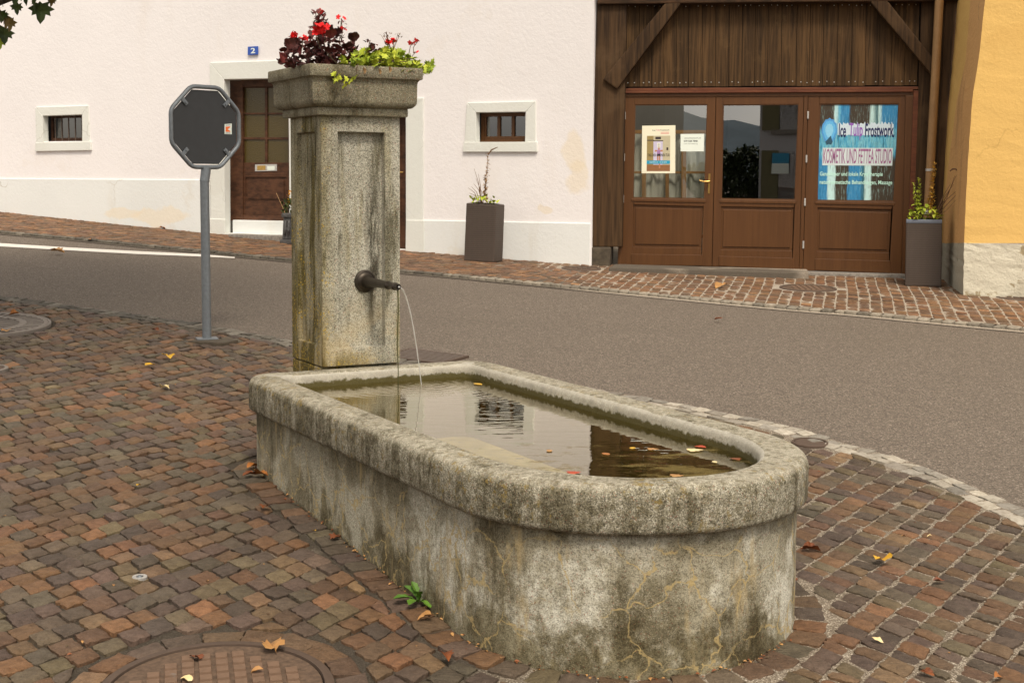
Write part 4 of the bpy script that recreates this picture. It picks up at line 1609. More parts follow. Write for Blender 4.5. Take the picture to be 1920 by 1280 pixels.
# second door, mostly behind the fountain pillar
m = MB()
m.slab([(655, 212), (765, 210), (765, 476), (655, 466)], PINK, -.16, .06)
m.slab([(690, 240), (752, 239), (752, 330), (690, 330)], PINK, -.15, .02)
m.slab([(690, 350), (752, 350), (752, 440), (690, 436)], PINK, -.15, .02)
d2 = m.build('door', M['olddoor'], house, bevel=.004)
m = MB(); m.tube([W(755, 323, PINK, -.16), W(755, 323, PINK, -.11), W(749, 323, PINK, -.11)], .01 * K, 8)
m.build('handle', M['brass'], d2, smooth=True)

hp = W(474, 95.5, PINK)
m = MB()
m.slab([(464.5, 88), (483.5, 87), (483.5, 102.5), (464.5, 103.5)], PINK, .03, .012, 0)
text_on(m, '2', [(470, 90.5), (478.5, 90), (478.5, 100), (470, 100.5)], PINK, .0315, 1, .02)
M['blue'] = plain('blue_enamel', srgb(48, 84, 170), .35, 0, .03, 10, 0)
tag(m.build('house_number_plate', [M['blue'], M['whitepaper']], loc=hp, fixn=False), 'small blue enamel house number plate with a white 2 above the door', 'house number')

# ================================================================== timber barn front
WB = Wall(BARN)
barn = thing('barn', 'dark timber barn front with plank boarding above brown glazed double doors', 'barn', WB.p(2.4, .66))
m = MB()
m.slab([(1119, 4), (1175, 4), (1166, 463), (1107, 463)], BARN, .02, .25)
m.build('corner_post', M['timber'], barn, bevel=.012)
m = MB()
m.slab([(1098, 463), (1146, 463), (1143, 512), (1094, 508)], BARN, .035, .3)
m.build('post_stone', M['darkstone'], barn, bevel=.02)
m = MB()
m.slab([(1121, -60), (1800, -60), (1800, 1), (1120, 8)], BARN, .08, .3)
m.build('cross_beam', M['beam'], barn, bevel=.01)
bx = [1172, 1199, 1222, 1245, 1268, 1291.5, 1317, 1342, 1367, 1392, 1416, 1440, 1466, 1494, 1519, 1544.5, 1571, 1598, 1624, 1649, 1673, 1698, 1723]
m = MB()
for i in range(len(bx) - 1):
    a, b = bx[i] + .45, bx[i + 1] - .45
    o_ = -.10 + random.uniform(-.006, .006)
    yb = 163.2 - 3.2 * i / (len(bx) - 1) + random.uniform(-.6, .6)
    lean = lambda x: (x - 1200) * .012
    m.slab([(a + lean(a) * .3, -4), (b + lean(b) * .3, -4), (b - lean(b) * .5, yb), (a - lean(a) * .5, yb)], BARN, o_, .03, 0)
    for yy in (yb - 7.5, 12 - 3 * i / 22):
        for fx in (.25, .72):
            if random.random() < .82:
                p_ = W(a + (b - a) * (fx + random.uniform(-.08, .08)), yy + random.uniform(-1, 1), BARN, o_ + .001)
                m.box(p_ + np.array([0, 0, -.005]), .0085, .006, .0085, 0, 1)
bd = m.build('boarding', [M['board'], M['zinc']], barn)
# each board its own shade of the same weathered stain
at = bd.data.color_attributes.new('tint', 'FLOAT_COLOR', 'POINT')
shade = {}
for v in bd.data.vertices:
    k = round((v.co.x + 100) / .128)
    shade.setdefault(k, random.uniform(.62, 1.45)); at.data[v.index].color = (shade[k], shade[k], shade[k], 1)
t_ = NT('weathered_boards')
n_ = t_.noise(1, 6, .65, t_.co((38, 38, 1.6)), .4)
b_ = t_.mix(t_.step(n_, .33, .67), (.030, .016, .0065), (.085, .046, .018))
b_ = t_.mix(1.0, b_, t_.attr('tint'), 'MULTIPLY')
b_ = t_.mix(t_.math('MULTIPLY', t_.step(t_.noise(5, 5, .7), .55, .72), .5), b_, (.10, .058, .024))
bd.data.materials[0] = t_.out(b_, .75, t_.bump(n_, .4, .004), spec=.2)
m = MB(); m.slab([(1168, -10), (1730, -10), (1722, 168), (1168, 172)], BARN, -.135, .05)
m.build('backing', M['dark'], barn)
m = MB()
m.slab([(1171, 165.5), (1724, 162.5), (1724, 168), (1171, 171)], BARN, -.085, .06)
m.slab([(1171, 171), (1712, 168), (1712, 172.5), (1171, 175)], BARN, -.06, .06)
m.build('boarding_rail', M['reddish'], barn, bevel=.004)
# knee braces
m = MB()
m.slab([(1247, 6), (1279, 4), (1157, 167), (1130, 149)], BARN, .075, .12)
m.build('knee_brace', M['timber'], barn, bevel=.014)
m = MB()
m.slab([(1628, 0), (1662, -1), (1752, 112), (1748, 142)], BARN, .075, .12)
m.build('knee_brace', M['timber'], barn, bevel=.014)
m = MB()
m.slab([(1728, -6), (1800, -6), (1774, 470), (1712, 468)], BARN, -.05, .25)
m.build('corner_post', M['timber'], barn, bevel=.012)
m = MB()
m.slab([(1774, -6), (1806, -6), (1778, 520), (1746, 520)], BARN, -.0, .22)
m.build('edge_post', M['timber'], barn, bevel=.012)
# rainwater pipe
m = MB()
pa, pb = W(1762.5, -20, BARN, .12), W(1739.5, 402, BARN, .12)
m.tube([pa + (pb - pa) * t for t in np.linspace(0, 1, 8)], .054 * K, 18)
m.tube([pb + (pb - pa) * .0, pb + np.array([0, 0, -.05]), pb + np.array([-.0, .02, -.42])], .056 * K, 18)
dp = m.build('rainwater_pipe', M['copper'], barn, smooth=True)
m = MB()
q_ = pa + (pb - pa) * .8
m.tube([q_ + np.array([0, 0, -.012]), q_ + np.array([0, 0, .012])], .059 * K, 18)
m.build('pipe_clamp', M['zinc'], dp, smooth=True)
m = MB()
m.tube([pb + np.array([0, 0, .0]), pb + np.array([0, 0, .05])], .068 * K, 18)
m.build('pipe_collar', M['zinc'], dp, smooth=True)

# ---- glazed doors
DOFF = -.10
# fixed frame
m = MB()
m.slab([(1167, 175.5), (1712, 172.5), (1711, 180), (1167, 182)], BARN, DOFF + .01, .1)
m.slab([(1167, 182), (1174, 182), (1164, 499), (1158, 499)], BARN, DOFF + .01, .1)
m.slab([(1698, 180), (1720, 179), (1709, 516), (1691, 515)], BARN, DOFF + .02, .1)
m.build('door_frame', M['doorwood'], barn, bevel=.004)
m = MB()
m.slab([(1713, 170), (1728, 170), (1712, 519), (1700, 518)], BARN, DOFF + .04, .1)
m.build('side_jamb', M['reddish'], barn, bevel=.004)


def leaf(out, gl_q, pan, hinge_px, handle=False, rail_y=None):
    """door leaf: outer quad, glass quad, lower panel quad"""
    m = MB()
    o_, g_, p_ = out, gl_q, pan
    lerpx = lambda q0, q1, y: q0[0] + (q1[0] - q0[0]) * (y - q0[1]) / (q1[1] - q0[1])
    L = lambda y: lerpx(o_[0], o_[3], y); Rr = lambda y: lerpx(o_[1], o_[2], y)
    # stiles
    m.slab([o_[0], (g_[0][0], o_[0][1]), (p_[3][0], o_[3][1]), o_[3]], BARN, DOFF, .055)
    m.slab([(g_[1][0], o_[1][1]), o_[1], o_[2], (p_[2][0], o_[2][1])], BARN, DOFF, .055)
    # rails
    m.slab([(g_[0][0], o_[0][1]), (g_[1][0], o_[1][1]), g_[1], g_[0]], BARN, DOFF - .001, .054)
    m.slab([g_[3], g_[2], p_[1], p_[0]], BARN, DOFF - .001, .054)
    m.slab([p_[3], p_[2], (p_[2][0], o_[2][1]), (p_[3][0], o_[3][1])], BARN, DOFF - .001, .054)
    # weather strip on the bottom rail
    yb0 = .38
    q_ = [lerpq([p_[3], p_[2], (p_[2][0], o_[2][1]), (p_[3][0], o_[3][1])], x, y) for x, y in ((-.02, yb0), (1.02, yb0), (1.02, .97), (-.02, .97))]
    m.slab(q_, BARN, DOFF + .012, .012)
    # moulding above the panel
    q_ = [lerpq([g_[3], g_[2], p_[1], p_[0]], x, y) for x, y in ((-.02, .12), (1.02, .12), (1.02, .5), (-.02, .5))]
    m.slab(q_, BARN, DOFF + .010, .010)
    # sunk, fielded panel
    m.slab(p_, BARN, DOFF - .022, .02)
    w_, h_ = .035, .07
    m.slab([lerpq(p_, w_, h_), lerpq(p_, 1 - w_, h_), lerpq(p_, 1 - w_, 1 - h_), lerpq(p_, w_, 1 - h_)], BARN, DOFF - .008, .016)
    d_ = m.build('door_leaf', M['doorwood'], barn, bevel=.004)
    m = MB()
    gq = [lerpq(g_, -.01, -.01), lerpq(g_, 1.01, -.01), lerpq(g_, 1.01, 1.01), lerpq(g_, -.01, 1.01)]
    m.quad([W(x, y, BARN, DOFF - .03) for x, y in gq])
    m.build('glass_pane', M['glass'], d_)
    m = MB()
    gi = [lerpq(g_, .012, .009), lerpq(g_, .988, .009), lerpq(g_, .988, .991), lerpq(g_, .012, .991)]
    frame(m, g_, gi, BARN, DOFF - .008, .02)
    m.build('glazing_bead', M['doorwood'], d_)
    for x, y in hinge_px:
        m = MB()
        m.slab([(x - 1.6, y - 7), (x + 1.6, y - 7), (x + 1.4, y + 7), (x - 1.8, y + 7)], BARN, DOFF + .018, .02)
        m.build('hinge', M['zinc'], d_, bevel=.003)
    if handle:
        m = MB()
        m.slab([(1328.3, 326), (1332, 326), (1330.8, 363), (1327.2, 363)], BARN, DOFF + .008, .008)
        e_ = [W(1329.6, 340, BARN, DOFF), W(1329.6, 340, BARN, DOFF + .055), W(1326, 340.6, BARN, DOFF + .06), W(1318, 340.5, BARN, DOFF + .058), W(1311.5, 338.5, BARN, DOFF + .055)]
        m.tube(e_, [q * K for q in (.011, .011, .0115, .0105, .008)], 10)
        m.build('door_handle', M['brass'], d_, smooth=True)
    return d_


leaf([(1173.5, 182), (1342, 180), (1334.5, 499), (1163.5, 498)], [(1190, 196.5), (1327, 196), (1321.5, 373), (1186, 371)],
     [(1188, 383.5), (1319, 387), (1315, 465), (1186, 463)], [(1171.5, 217), (1170, 295), (1168.3, 373), (1166.2, 450)], True)
leaf([(1343, 180), (1507, 179), (1498, 505.5), (1335.5, 499.5)], [(1355.5, 196.5), (1498, 195.5), (1491, 375), (1352, 373)],
     [(1352, 387), (1488, 389.5), (1485.5, 470), (1350.5, 468)], [])
m = MB(); m.slab([(1507.8, 178.5), (1515, 178.5), (1505, 507), (1498.6, 506.5)], BARN, DOFF + .004, .06)
m.build('mullion', M['doorwood'], barn, bevel=.003)
m = MB(); m.slab([(1337, 181), (1348, 181), (1341, 500), (1330, 499)], BARN, DOFF - .058, .03)
m.build('rebate_strip', M['doorwood'], barn, bevel=.003)
leaf([(1515.8, 178.5), (1699, 177), (1690.5, 513), (1505.8, 507.5)], [(1537, 195), (1686, 194.5), (1677.5, 377.5), (1531, 376)],
     [(1532.5, 389), (1671, 393), (1667, 474), (1531, 471)], [(1515.2, 216), (1512.3, 298), (1509.4, 379), (1506.4, 459)])
# thresholds
m = MB(); m.slab([(1142, 501), (1516, 511.5), (1518, 540), (1139, 530)], BARN, .62, .85)
m.build('threshold', M['mortar'], barn, bevel=.012)
m = MB(); m.slab([(1508, 510), (1700, 515.5), (1700, 535), (1508, 530)], BARN, .16, .4)
m.build('threshold', M['kerb'], barn, bevel=.012)
# dark room behind the doors
m = MB()
sL, zL = WB.sz(1160, 505, DOFF); sR2, zR2 = WB.sz(1722, 172, DOFF)
z0_, z1_ = .60, zR2 + .2
i0, i1 = -.17, -3.4
P8 = lambda a, z, o: WB.p(a, z, o)
m.quad([P8(sL - .4, z0_, i1), P8(sR2 + .4, z0_, i1), P8(sR2 + .4, z1_, i1), P8(sL - .4, z1_, i1)])
m.quad([P8(sL - .4, z0_, i0), P8(sL - .4, z0_, i1), P8(sL - .4, z1_, i1), P8(sL - .4, z1_, i0)])
m.quad([P8(sR2 + .4, z0_, i0), P8(sR2 + .4, z0_, i1), P8(sR2 + .4, z1_, i1), P8(sR2 + .4, z1_, i0)])
m.quad([P8(sL - .4, z0_, i0), P8(sR2 + .4, z0_, i0), P8(sR2 + .4, z0_, i1), P8(sL - .4, z0_, i1)])
sM, _ = WB.sz(1346, 300, DOFF)
m.quad([P8(sM, z1_, i0), P8(sR2 + .4, z1_, i0), P8(sR2 + .4, z1_, i1), P8(sM, z1_, i1)])   # left bay has no ceiling, an added opening to brighten the sheets
m.quad([P8(sM, z0_, i0), P8(sM, z0_, i1), P8(sM, z1_, i1), P8(sM, z1_, i0)])  # added partition, keeps that daylight out of the middle bay
M['room'] = plain('dim_room_wall', (.09, .085, .075), .9, 0, .1, 3, 0)
m.build('room', M['room'], barn)

# timber rack hung with pale dust sheets behind the left pane
RK = -2.3
rk = thing('timber_rack', 'timber rack hung with pale dust sheets behind the left glazed door', 'rack', WB.p(*WB.sz(1255, 500, RK)[:1], .66, RK))
M['pine'] = wood_mat('pine_slats', (.25, .13, .045), (.34, .19, .07), 'z', .6, .6)
for x0, x1, y0, y1 in ((1203, 1210.5, 245, 500), (1247, 1253.5, 325, 500), (1277, 1286, 254, 500), (1332, 1338, 245, 500)):
    m = MB(); m.slab([(x0 + .6, y0), (x1 + .6, y0), (x1, y1), (x0, y1)], BARN, RK, .04)
    m.build('upright', M['pine'], rk, bevel=.003)
for y0, y1 in ((244, 251), (321, 325.5), (440, 446)):
    m = MB(); m.slab([(1180, y0), (1345, y0 + .3), (1345, y1 + .3), (1180, y1)], BARN, RK - .045, .03)
    m.build('rail', M['pine'], rk, bevel=.003)
m = MB()
nS, nZ = 90, 30
sA, zA = WB.sz(1165, 505, RK); sB, zB = WB.sz(1352, 250, RK)
vs = []
for i in range(nS):
    for j in range(nZ):
        a = sA + (sB - sA) * i / (nS - 1); z = zA + (zB - zA) * j / (nZ - 1)
        fold = .03 * math.sin(i * .55 + 1.8 * math.sin(j * .12 + i * .05)) + .018 * math.sin(i * .23 + j * .31) + .014 * math.sin(i * 1.1 - j * .2)
        vs.append(WB.p(a, z, RK - .14 + fold))
m.add(vs, [(i * nZ + j, (i + 1) * nZ + j, (i + 1) * nZ + j + 1, i * nZ + j + 1) for i in range(nS - 1) for j in range(nZ - 1)])
t_ = NT('pale_dust_sheet')
df = t_.n('ShaderNodeBsdfDiffuse'); df.inputs[0].default_value = (.80, .80, .68, 1)
tl = t_.n('ShaderNodeBsdfTranslucent'); tl.inputs[0].default_value = (.80, .80, .68, 1)
mx = t_.n('ShaderNodeMixShader'); mx.inputs[0].default_value = .55
t_.t.links.new(df.outputs[0], mx.inputs[1]); t_.t.links.new(tl.outputs[0], mx.inputs[2])
oo = t_.n('ShaderNodeOutputMaterial'); t_.t.links.new(mx.outputs[0], oo.inputs[0])
M['sheet'] = t_.mat
m.build('dust_sheet', M['sheet'], rk, smooth='all')

# ---- posters and banner on the glass
GO = DOFF - .026
p1 = [(1204, 236), (1266.5, 235), (1266, 325), (1203, 325)]
po = thing('poster', 'cream poster with a photo and open day text taped in the left glazed door', 'poster', W(1235, 280, BARN, GO))
m = MB(); m.slab(p1, BARN, GO, .002)
m.build('sheet', M['paper'], po)
pic = [lerpq(p1, .15, .215), lerpq(p1, .845, .215), lerpq(p1, .845, .955), lerpq(p1, .15, .955)]
PC = [plain('print_' + n, srgb(*c), .6, 0, .06, 30, 0) for n, c in
      [('wall', (186, 178, 150)), ('ochre', (150, 132, 84)), ('door', (196, 190, 214)), ('floor', (140, 96, 60)), ('skin', (178, 124, 92)), ('dark', (56, 46, 44)), ('teal', (36, 150, 186)), ('lilac', (158, 120, 170)), ('paper', (226, 226, 214))]]
m = MB()
def pr(x0, y0, x1, y1, mi, o_=.001, q=pic):
    m.quad([W(*lerpq(q, x, y), BARN, GO + o_) for x, y in ((x0, y0), (x1, y0), (x1, y1), (x0, y1))], mi)
pr(0, 0, 1, .82, 0); pr(0, .82, 1, 1, 3)
pr(0, 0, .28, .14, 1, .0014); pr(0, .14, .28, .82, 1, .0014)
pr(.28, .16, .68, .82, 2, .0016)
pr(.0, .115, .3, .14, 5, .0018); pr(.28, .13, .7, .155, 5, .0018)
pr(.36, .03, .60, .10, 5, .0018); pr(.84, .33, .92, .41, 5, .0018)
pr(.44, .20, .58, .34, 8, .002); pr(.47, .235, .55, .25, 5, .0022); pr(.47, .29, .55, .305, 5, .0022)
pr(.44, .40, .58, .52, 7, .002); pr(.34, .40, .44, .45, 4, .002); pr(.58, .40, .68, .45, 4, .002); pr(.44, .52, .58, .57, 5, .002)
pr(.44, .57, .50, .78, 4, .002); pr(.52, .57, .58, .92, 4, .002); pr(.48, .33, .55, .40, 4, .002)
pr(0, .70, 1, .795, 6, .0024)
m.build('printed_photo', PC, po, fixn=False)
M['magenta'] = plain('magenta_print', srgb(200, 40, 130), .6, 0, 0, 10, 0)
M['palered'] = plain('pale_red_print', srgb(222, 150, 140), .6, 0, 0, 10, 0)
M['navy'] = plain('navy_print', srgb(24, 30, 84), .6, 0, 0, 10, 0)


def line_of(parent, body, q, off, mat, bold=.0):
    m = MB()
    text_on(m, body, q, BARN, off, 0, bold)
    return m.build('lettering', mat, parent, fixn=False)


def sub_q(q, x0, y0, x1, y1):
    return [lerpq(q, x0, y0), lerpq(q, x1, y0), lerpq(q, x1, y1), lerpq(q, x0, y1)]


line_of(po, 'Ice', sub_q(p1, .31, .085, .40, .112), GO + .0012, M['black'])
line_of(po, 'Tulip', sub_q(p1, .42, .08, .53, .118), GO + .0012, M['magenta'])
line_of(po, 'Frostwork', sub_q(p1, .55, .08, .82, .112), GO + .0012, M['black'])
for y in (.14, .165):
    m = MB()
    m.quad([W(*lerpq(p1, x, yy), BARN, GO + .0012) for x, yy in ((.56, y), (.81, y), (.81, y + .012), (.56, y + .012))])
    m.build('small_print', M['palered'], po, fixn=False)
line_of(po, 'TAG DER OFFENEN TÜR', sub_q(pic, .03, .49, .985, .585), GO + .003, M['black'], .01)
line_of(po, 'SAMSTAG', sub_q(pic, .12, .73, .48, .765), GO + .003, M['whitepaper'])
line_of(po, '10-16 UHR', sub_q(pic, .56, .73, .86, .765), GO + .003, M['whitepaper'])
p2 = [(1276, 251.5), (1320.5, 251), (1320, 284), (1276, 284)]
no = thing('notice', 'small white notice beside the poster in the left glazed door', 'notice', W(1298, 268, BARN, GO))
m = MB(); m.slab(p2, BARN, GO, .002); m.build('sheet', M['whitepaper'], no)
line_of(no, 'www.frostwork.ch', sub_q(p2, .16, .20, .86, .27), GO + .0012, M['black'])
line_of(no, '079 528 7848', sub_q(p2, .14, .36, .72, .46), GO + .0012, M['black'], .015)
line_of(no, 'nach Vereinbarung', sub_q(p2, .14, .54, .72, .60), GO + .0012, M['black'])

bq = [(1536.5, 194.5), (1686.5, 194), (1678, 378), (1530.5, 376.5)]
bn_o = thing('window_banner', 'shop banner with blue and brown streaks filling the right glazed door', 'banner', W(1608, 285, BARN, GO))
m = MB()
m.slab(bq, BARN, DOFF - .018, .004)
t_ = NT('streaked_print')
loc_ = t_.co()
sx = t_.sep(loc_)
c0 = W(1536, 285, BARN) - W(1608, 285, BARN); c1 = W(1683, 285, BARN) - W(1608, 285, BARN)
u_ = t_.math('DIVIDE', t_.math('SUBTRACT', sx[0], float(c0[0])), float(c1[0] - c0[0]))
zt2 = W(1608, 195, BARN)[2] - W(1608, 285, BARN)[2]; zb2 = W(1608, 377, BARN)[2] - W(1608, 285, BARN)[2]
v_ = t_.math('DIVIDE', t_.math('SUBTRACT', sx[2], float(zb2)), float(zt2 - zb2))
wj = t_.math('MULTIPLY', t_.math('SUBTRACT', t_.noise(1, 5, .7, t_.co((60, 60, 5))), .5), .09)
uu = t_.math('ADD', u_, wj)
brown, dteal, blue, sky_, wht = srgb(62, 52, 40), srgb(44, 92, 100), srgb(50, 130, 180), srgb(70, 160, 200), srgb(190, 225, 225)
top_ = t_.ramp(uu, [(0, brown), (.17, brown), (.19, wht), (.25, sky_), (.26, blue), (.37, blue), (.385, brown), (.62, brown), (.66, wht), (.72, dteal), (.76, wht), (.80, blue), (1, blue)])
bot_ = t_.ramp(uu, [(0, blue), (.10, blue), (.12, wht), (.2, wht), (.22, brown), (.37, brown), (.385, blue), (.53, blue), (.58, dteal), (.61, wht), (.66, wht), (.68, brown), (1, brown)])
mid_ = t_.ramp(t_.noise(1, 5, .7, t_.co((50, 50, 6))), [(.3, dteal), (.45, sky_), (.55, srgb(120, 190, 205)), (.7, srgb(40, 90, 150))])
b_ = t_.mix(t_.step(t_.math('ADD', v_, t_.math('MULTIPLY', wj, .8)), .40, .52), bot_, mid_)
b_ = t_.mix(t_.step(t_.math('ADD', v_, t_.math('MULTIPLY', wj, 1.5)), .70, .80), b_, top_)
fine = t_.noise(1, 4, .7, t_.co((160, 160, 9)))
b_ = t_.mix(t_.math('MULTIPLY', t_.step(fine, .56, .68), .55), b_, srgb(170, 215, 215))
b_ = t_.mix(t_.math('MULTIPLY', t_.step(fine, .46, .36), .5), b_, srgb(34, 44, 44))
M['streak'] = t_.out(b_, .35, spec=.5)
m.build('film', M['streak'], bn_o)
BO = DOFF - .0165
m = MB()
# pale halo strip, crystal, lettering
def bp_(x0, y0, x1, y1, mi, o_=0.0):
    m.quad([W(*lerpq(bq, x, y), BARN, BO + o_) for x, y in ((x0, y0), (x1, y0), (x1, y1), (x0, y1))], mi)
bp_(.06, .455, .945, .635, 0)
m.build('text_panel', plain('white_print', srgb(200, 214, 216), .5, 0, .03, 10, 0), bn_o, fixn=False)
m = MB()
nH = 60
hal = []
for i in range(nH + 1):
    x = .24 + .70 * i / nH
    hal.append((x, .205 + .012 * math.sin(i * 1.7) + random.uniform(-.012, .012)))
for i in range(nH + 1):
    x = .94 - .70 * i / nH
    hal.append((x, .325 + random.uniform(-.006, .006)))
m.add([W(*lerpq(bq, *p_), BARN, BO) for p_ in hal], [tuple(range(len(hal)))])
m.build('frosty_halo', plain('frost_print', srgb(196, 214, 226), .5, 0, .06, 60, 0), bn_o, fixn=False)
m = MB()
cx, cy = .135, .27
pts = []
for k in range(24):
    t = 2 * math.pi * k / 24
    rr_ = 1 + .06 * math.sin(k * 2.9)
    pts.append((cx + .098 * rr_ * math.cos(t), cy + .118 * rr_ * math.sin(t) * (1.28 if math.sin(t) > .85 else 1)))
scl = lambda f, o_: [W(*lerpq(bq, cx + (x - cx) * f, cy + (y - cy) * f), BARN, BO + o_) for x, y in pts]
m.add(scl(1.0, .001), [tuple(range(24))], 0)
m.add(scl(.80, .0014), [tuple(range(24))], 1)
m.add(scl(.52, .0018), [tuple(range(24))], 2)
tipq = [pts[4], pts[5], pts[6], pts[7], pts[8]]
m.add([W(*lerpq(bq, *p_), BARN, BO + .0022) for p_ in tipq + [(cx + .02, cy + .06)]], [tuple(range(6))], 3)
m.build('crystal_emblem', [plain('ice_blue', srgb(80, 150, 210), .4, 0, .05, 60, 0), plain('ice_mid', srgb(96, 176, 226), .4, 0, .05, 60, 0), plain('ice_pale', srgb(136, 200, 232), .4, 0, .05, 60, 0), plain('ice_dark', srgb(50, 84, 104), .4, 0, .05, 60, 0)], bn_o, fixn=False)
M['purple'] = plain('purple_print', srgb(140, 90, 180), .5, 0, 0, 10, 0)
M['plum'] = plain('plum_print', srgb(152, 100, 142), .5, 0, 0, 10, 0)
M['mint'] = plain('mint_print', srgb(196, 240, 226), .5, 0, 0, 10, 0)
line_of(bn_o, 'Ice', sub_q(bq, .255, .205, .345, .345), BO + .002, M['navy'], .02)
line_of(bn_o, 'Tulip', sub_q(bq, .385, .20, .555, .375), BO + .002, M['purple'], .02)
line_of(bn_o, 'Frostwork.', sub_q(bq, .585, .205, .955, .345), BO + .002, M['navy'], .02)
line_of(bn_o, 'KOSMETIK UND FETTEA STUDIO', sub_q(bq, .07, .462, .935, .615), BO + .002, M['plum'], .012)
line_of(bn_o, 'Ganzkörper und lokale KryoTherapie', sub_q(bq, .035, .70, .83, .755), BO + .002, M['mint'], .012)
line_of(bn_o, 'naturkosmetische Behandlungen, Massage', sub_q(bq, .035, .785, .955, .84), BO + .002, M['mint'], .012)

# ================================================================== yellow house
WY = Wall(YEL)
yh = thing('yellow_house', 'ochre yellow house with rough render and a peeling grey plinth', 'house', W(1840, 540, YEL))
m = MB()
cornerT = [(1868, -300), (1847, 0), (1835, 112), (1823, 187), (1815, 300), (1811, 380), (1808, 456)]
leftT = [(1818, -300), (1796, 0), (1786, 117), (1779, 190), (1772, 293), (1768, 380), (1766, 456)]
rightT = [(2600, y) for _, y in cornerT]
n7 = len(cornerT)
fr_ = [W(x, y, YEL) for x, y in cornerT]
lf_ = [W(x, y, BARN, .03) for x, y in leftT]
rt_ = [W(x, y, YEL) for x, y in rightT]


def sub(A, B, n, seed, amp):
    """strip between two polylines, made a little uneven like old render"""
    r_ = np.random.default_rng(seed)
    rows_ = []
    for a_, b_ in zip(A, B):
        rows_.append([a_ + (b_ - a_) * i / n for i in range(n + 1)])
    return rows_


def strip(A, B, n, mi):
    rows_ = []
    # densify in height
    for k in range(len(A) - 1):
        for s_ in np.linspace(0, 1, 6, endpoint=(k == len(A) - 2)):
            a_ = A[k] + (A[k + 1] - A[k]) * s_; b_ = B[k] + (B[k + 1] - B[k]) * s_
            rows_.append([a_ + (b_ - a_) * i / n for i in range(n + 1)])
    V_ = [p_ for r_ in rows_ for p_ in r_]
    w_ = n + 1
    m.add(V_, [(i * w_ + j, i * w_ + j + 1, (i + 1) * w_ + j + 1, (i + 1) * w_ + j) for i in range(len(rows_) - 1) for j in range(n)], mi)


strip(fr_, rt_, 12, 0)
midT = [(1836, -300), (1821, 0), (1812, 112), (1795, 180), (1781, 288), (1771, 380), (1767, 456)]
tm_ = [(mx_ - lx_) / (fx_ - lx_) for (mx_, _), (lx_, _), (fx_, _) in zip(midT, leftT, cornerT)]
md_ = [a_ + (b_ - a_) * t_m for a_, b_, t_m in zip(lf_, fr_, tm_)]
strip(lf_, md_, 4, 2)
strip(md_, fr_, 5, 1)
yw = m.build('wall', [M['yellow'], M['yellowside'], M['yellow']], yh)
bm = bmesh.new(); bm.from_mesh(yw.data); bmesh.ops.remove_doubles(bm, verts=bm.verts, dist=.001)
for v in bm.verts: v.co += Vector(rng.normal(0, .0012, 3))
bm.to_mesh(yw.data); bm.free()
m = MB()
pc_ = [(1808, 455.5), (1807, 500), (1806, 560)]
plp = [(1766, 455.5), (1765, 500), (1764, 560)]
fr2 = [W(x, y, YEL, .02) for x, y in pc_]
lf2 = [W(x, y, BARN, .05) for x, y in plp]
rt2 = [W(2600, y, YEL, .02) for y in (486, 530, 620)]
rt2 = [W(2600, 455.5 + (2600 - 1808) * .034, YEL, .02), W(2600, 530, YEL, .02), W(2600, 640, YEL, .02)]
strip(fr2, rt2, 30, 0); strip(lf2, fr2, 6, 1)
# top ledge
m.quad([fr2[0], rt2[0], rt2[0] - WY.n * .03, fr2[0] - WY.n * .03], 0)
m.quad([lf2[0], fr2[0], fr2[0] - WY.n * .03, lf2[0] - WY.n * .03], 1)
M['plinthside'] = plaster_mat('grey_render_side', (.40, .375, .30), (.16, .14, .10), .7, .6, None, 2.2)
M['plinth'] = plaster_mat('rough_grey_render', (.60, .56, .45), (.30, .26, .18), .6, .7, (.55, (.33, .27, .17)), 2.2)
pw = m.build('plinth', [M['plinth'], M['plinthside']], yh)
bm = bmesh.new(); bm.from_mesh(pw.data); bmesh.ops.remove_doubles(bm, verts=bm.verts, dist=.001)
for v in bm.verts: v.co += Vector(rng.normal(0, .002, 3))
bm.to_mesh(pw.data); bm.free()

# ================================================================== leaves and plants
MAPLE = [(0, -.05), (.10, .05), (.42, -.06), (.34, .14), (.62, .30), (.40, .42), (.44, .62), (.22, .55), (.17, .78), (0, 1.0),
         (-.17, .78), (-.22, .55), (-.44, .62), (-.40, .42), (-.62, .30), (-.34, .14), (-.42, -.06), (-.10, .05)]
LOBED = [(0, -.12), (.03, .02), (.16, .05), (.40, .04), (.47, .24), (.33, .37), (.42, .56), (.25, .63), (.17, .84), (0, 1.0),
         (-.15, .82), (-.26, .60), (-.43, .58), (-.33, .38), (-.48, .22), (-.38, .06), (-.15, .06), (-.03, .02)]
OVAL = [(0, 0), (.16, .12), (.27, .35), (.27, .6), (.15, .85), (0, 1), (-.15, .85), (-.27, .6), (-.27, .35), (-.16, .12)]
IVY = [(0, 0), (.30, -.12), (.28, .12), (.55, .25), (.32, .42), (.34, .72), (.12, .66), (0, 1), (-.12, .66), (-.34, .72), (-.32, .42), (-.55, .25), (-.28, .12), (-.30, -.12)]
ROUND = [(.12 * 0, .02)] + [(.5 * math.sin(t) * (1 + .08 * math.cos(5 * t)), .48 - .5 * math.cos(t) * (1 + .08 * math.cos(5 * t))) for t in np.linspace(.35, 2 * math.pi - .35, 15)]
PETAL = [(0, 0), (.28, .3), (.36, .65), (.2, .95), (-.2, .95), (-.36, .65), (-.28, .3)]


def rmat(yaw, pitch, roll):
    return np.array(Matrix.Rotation(yaw, 3, 'Z') @ Matrix.Rotation(pitch, 3, 'X') @ Matrix.Rotation(roll, 3, 'Y'))


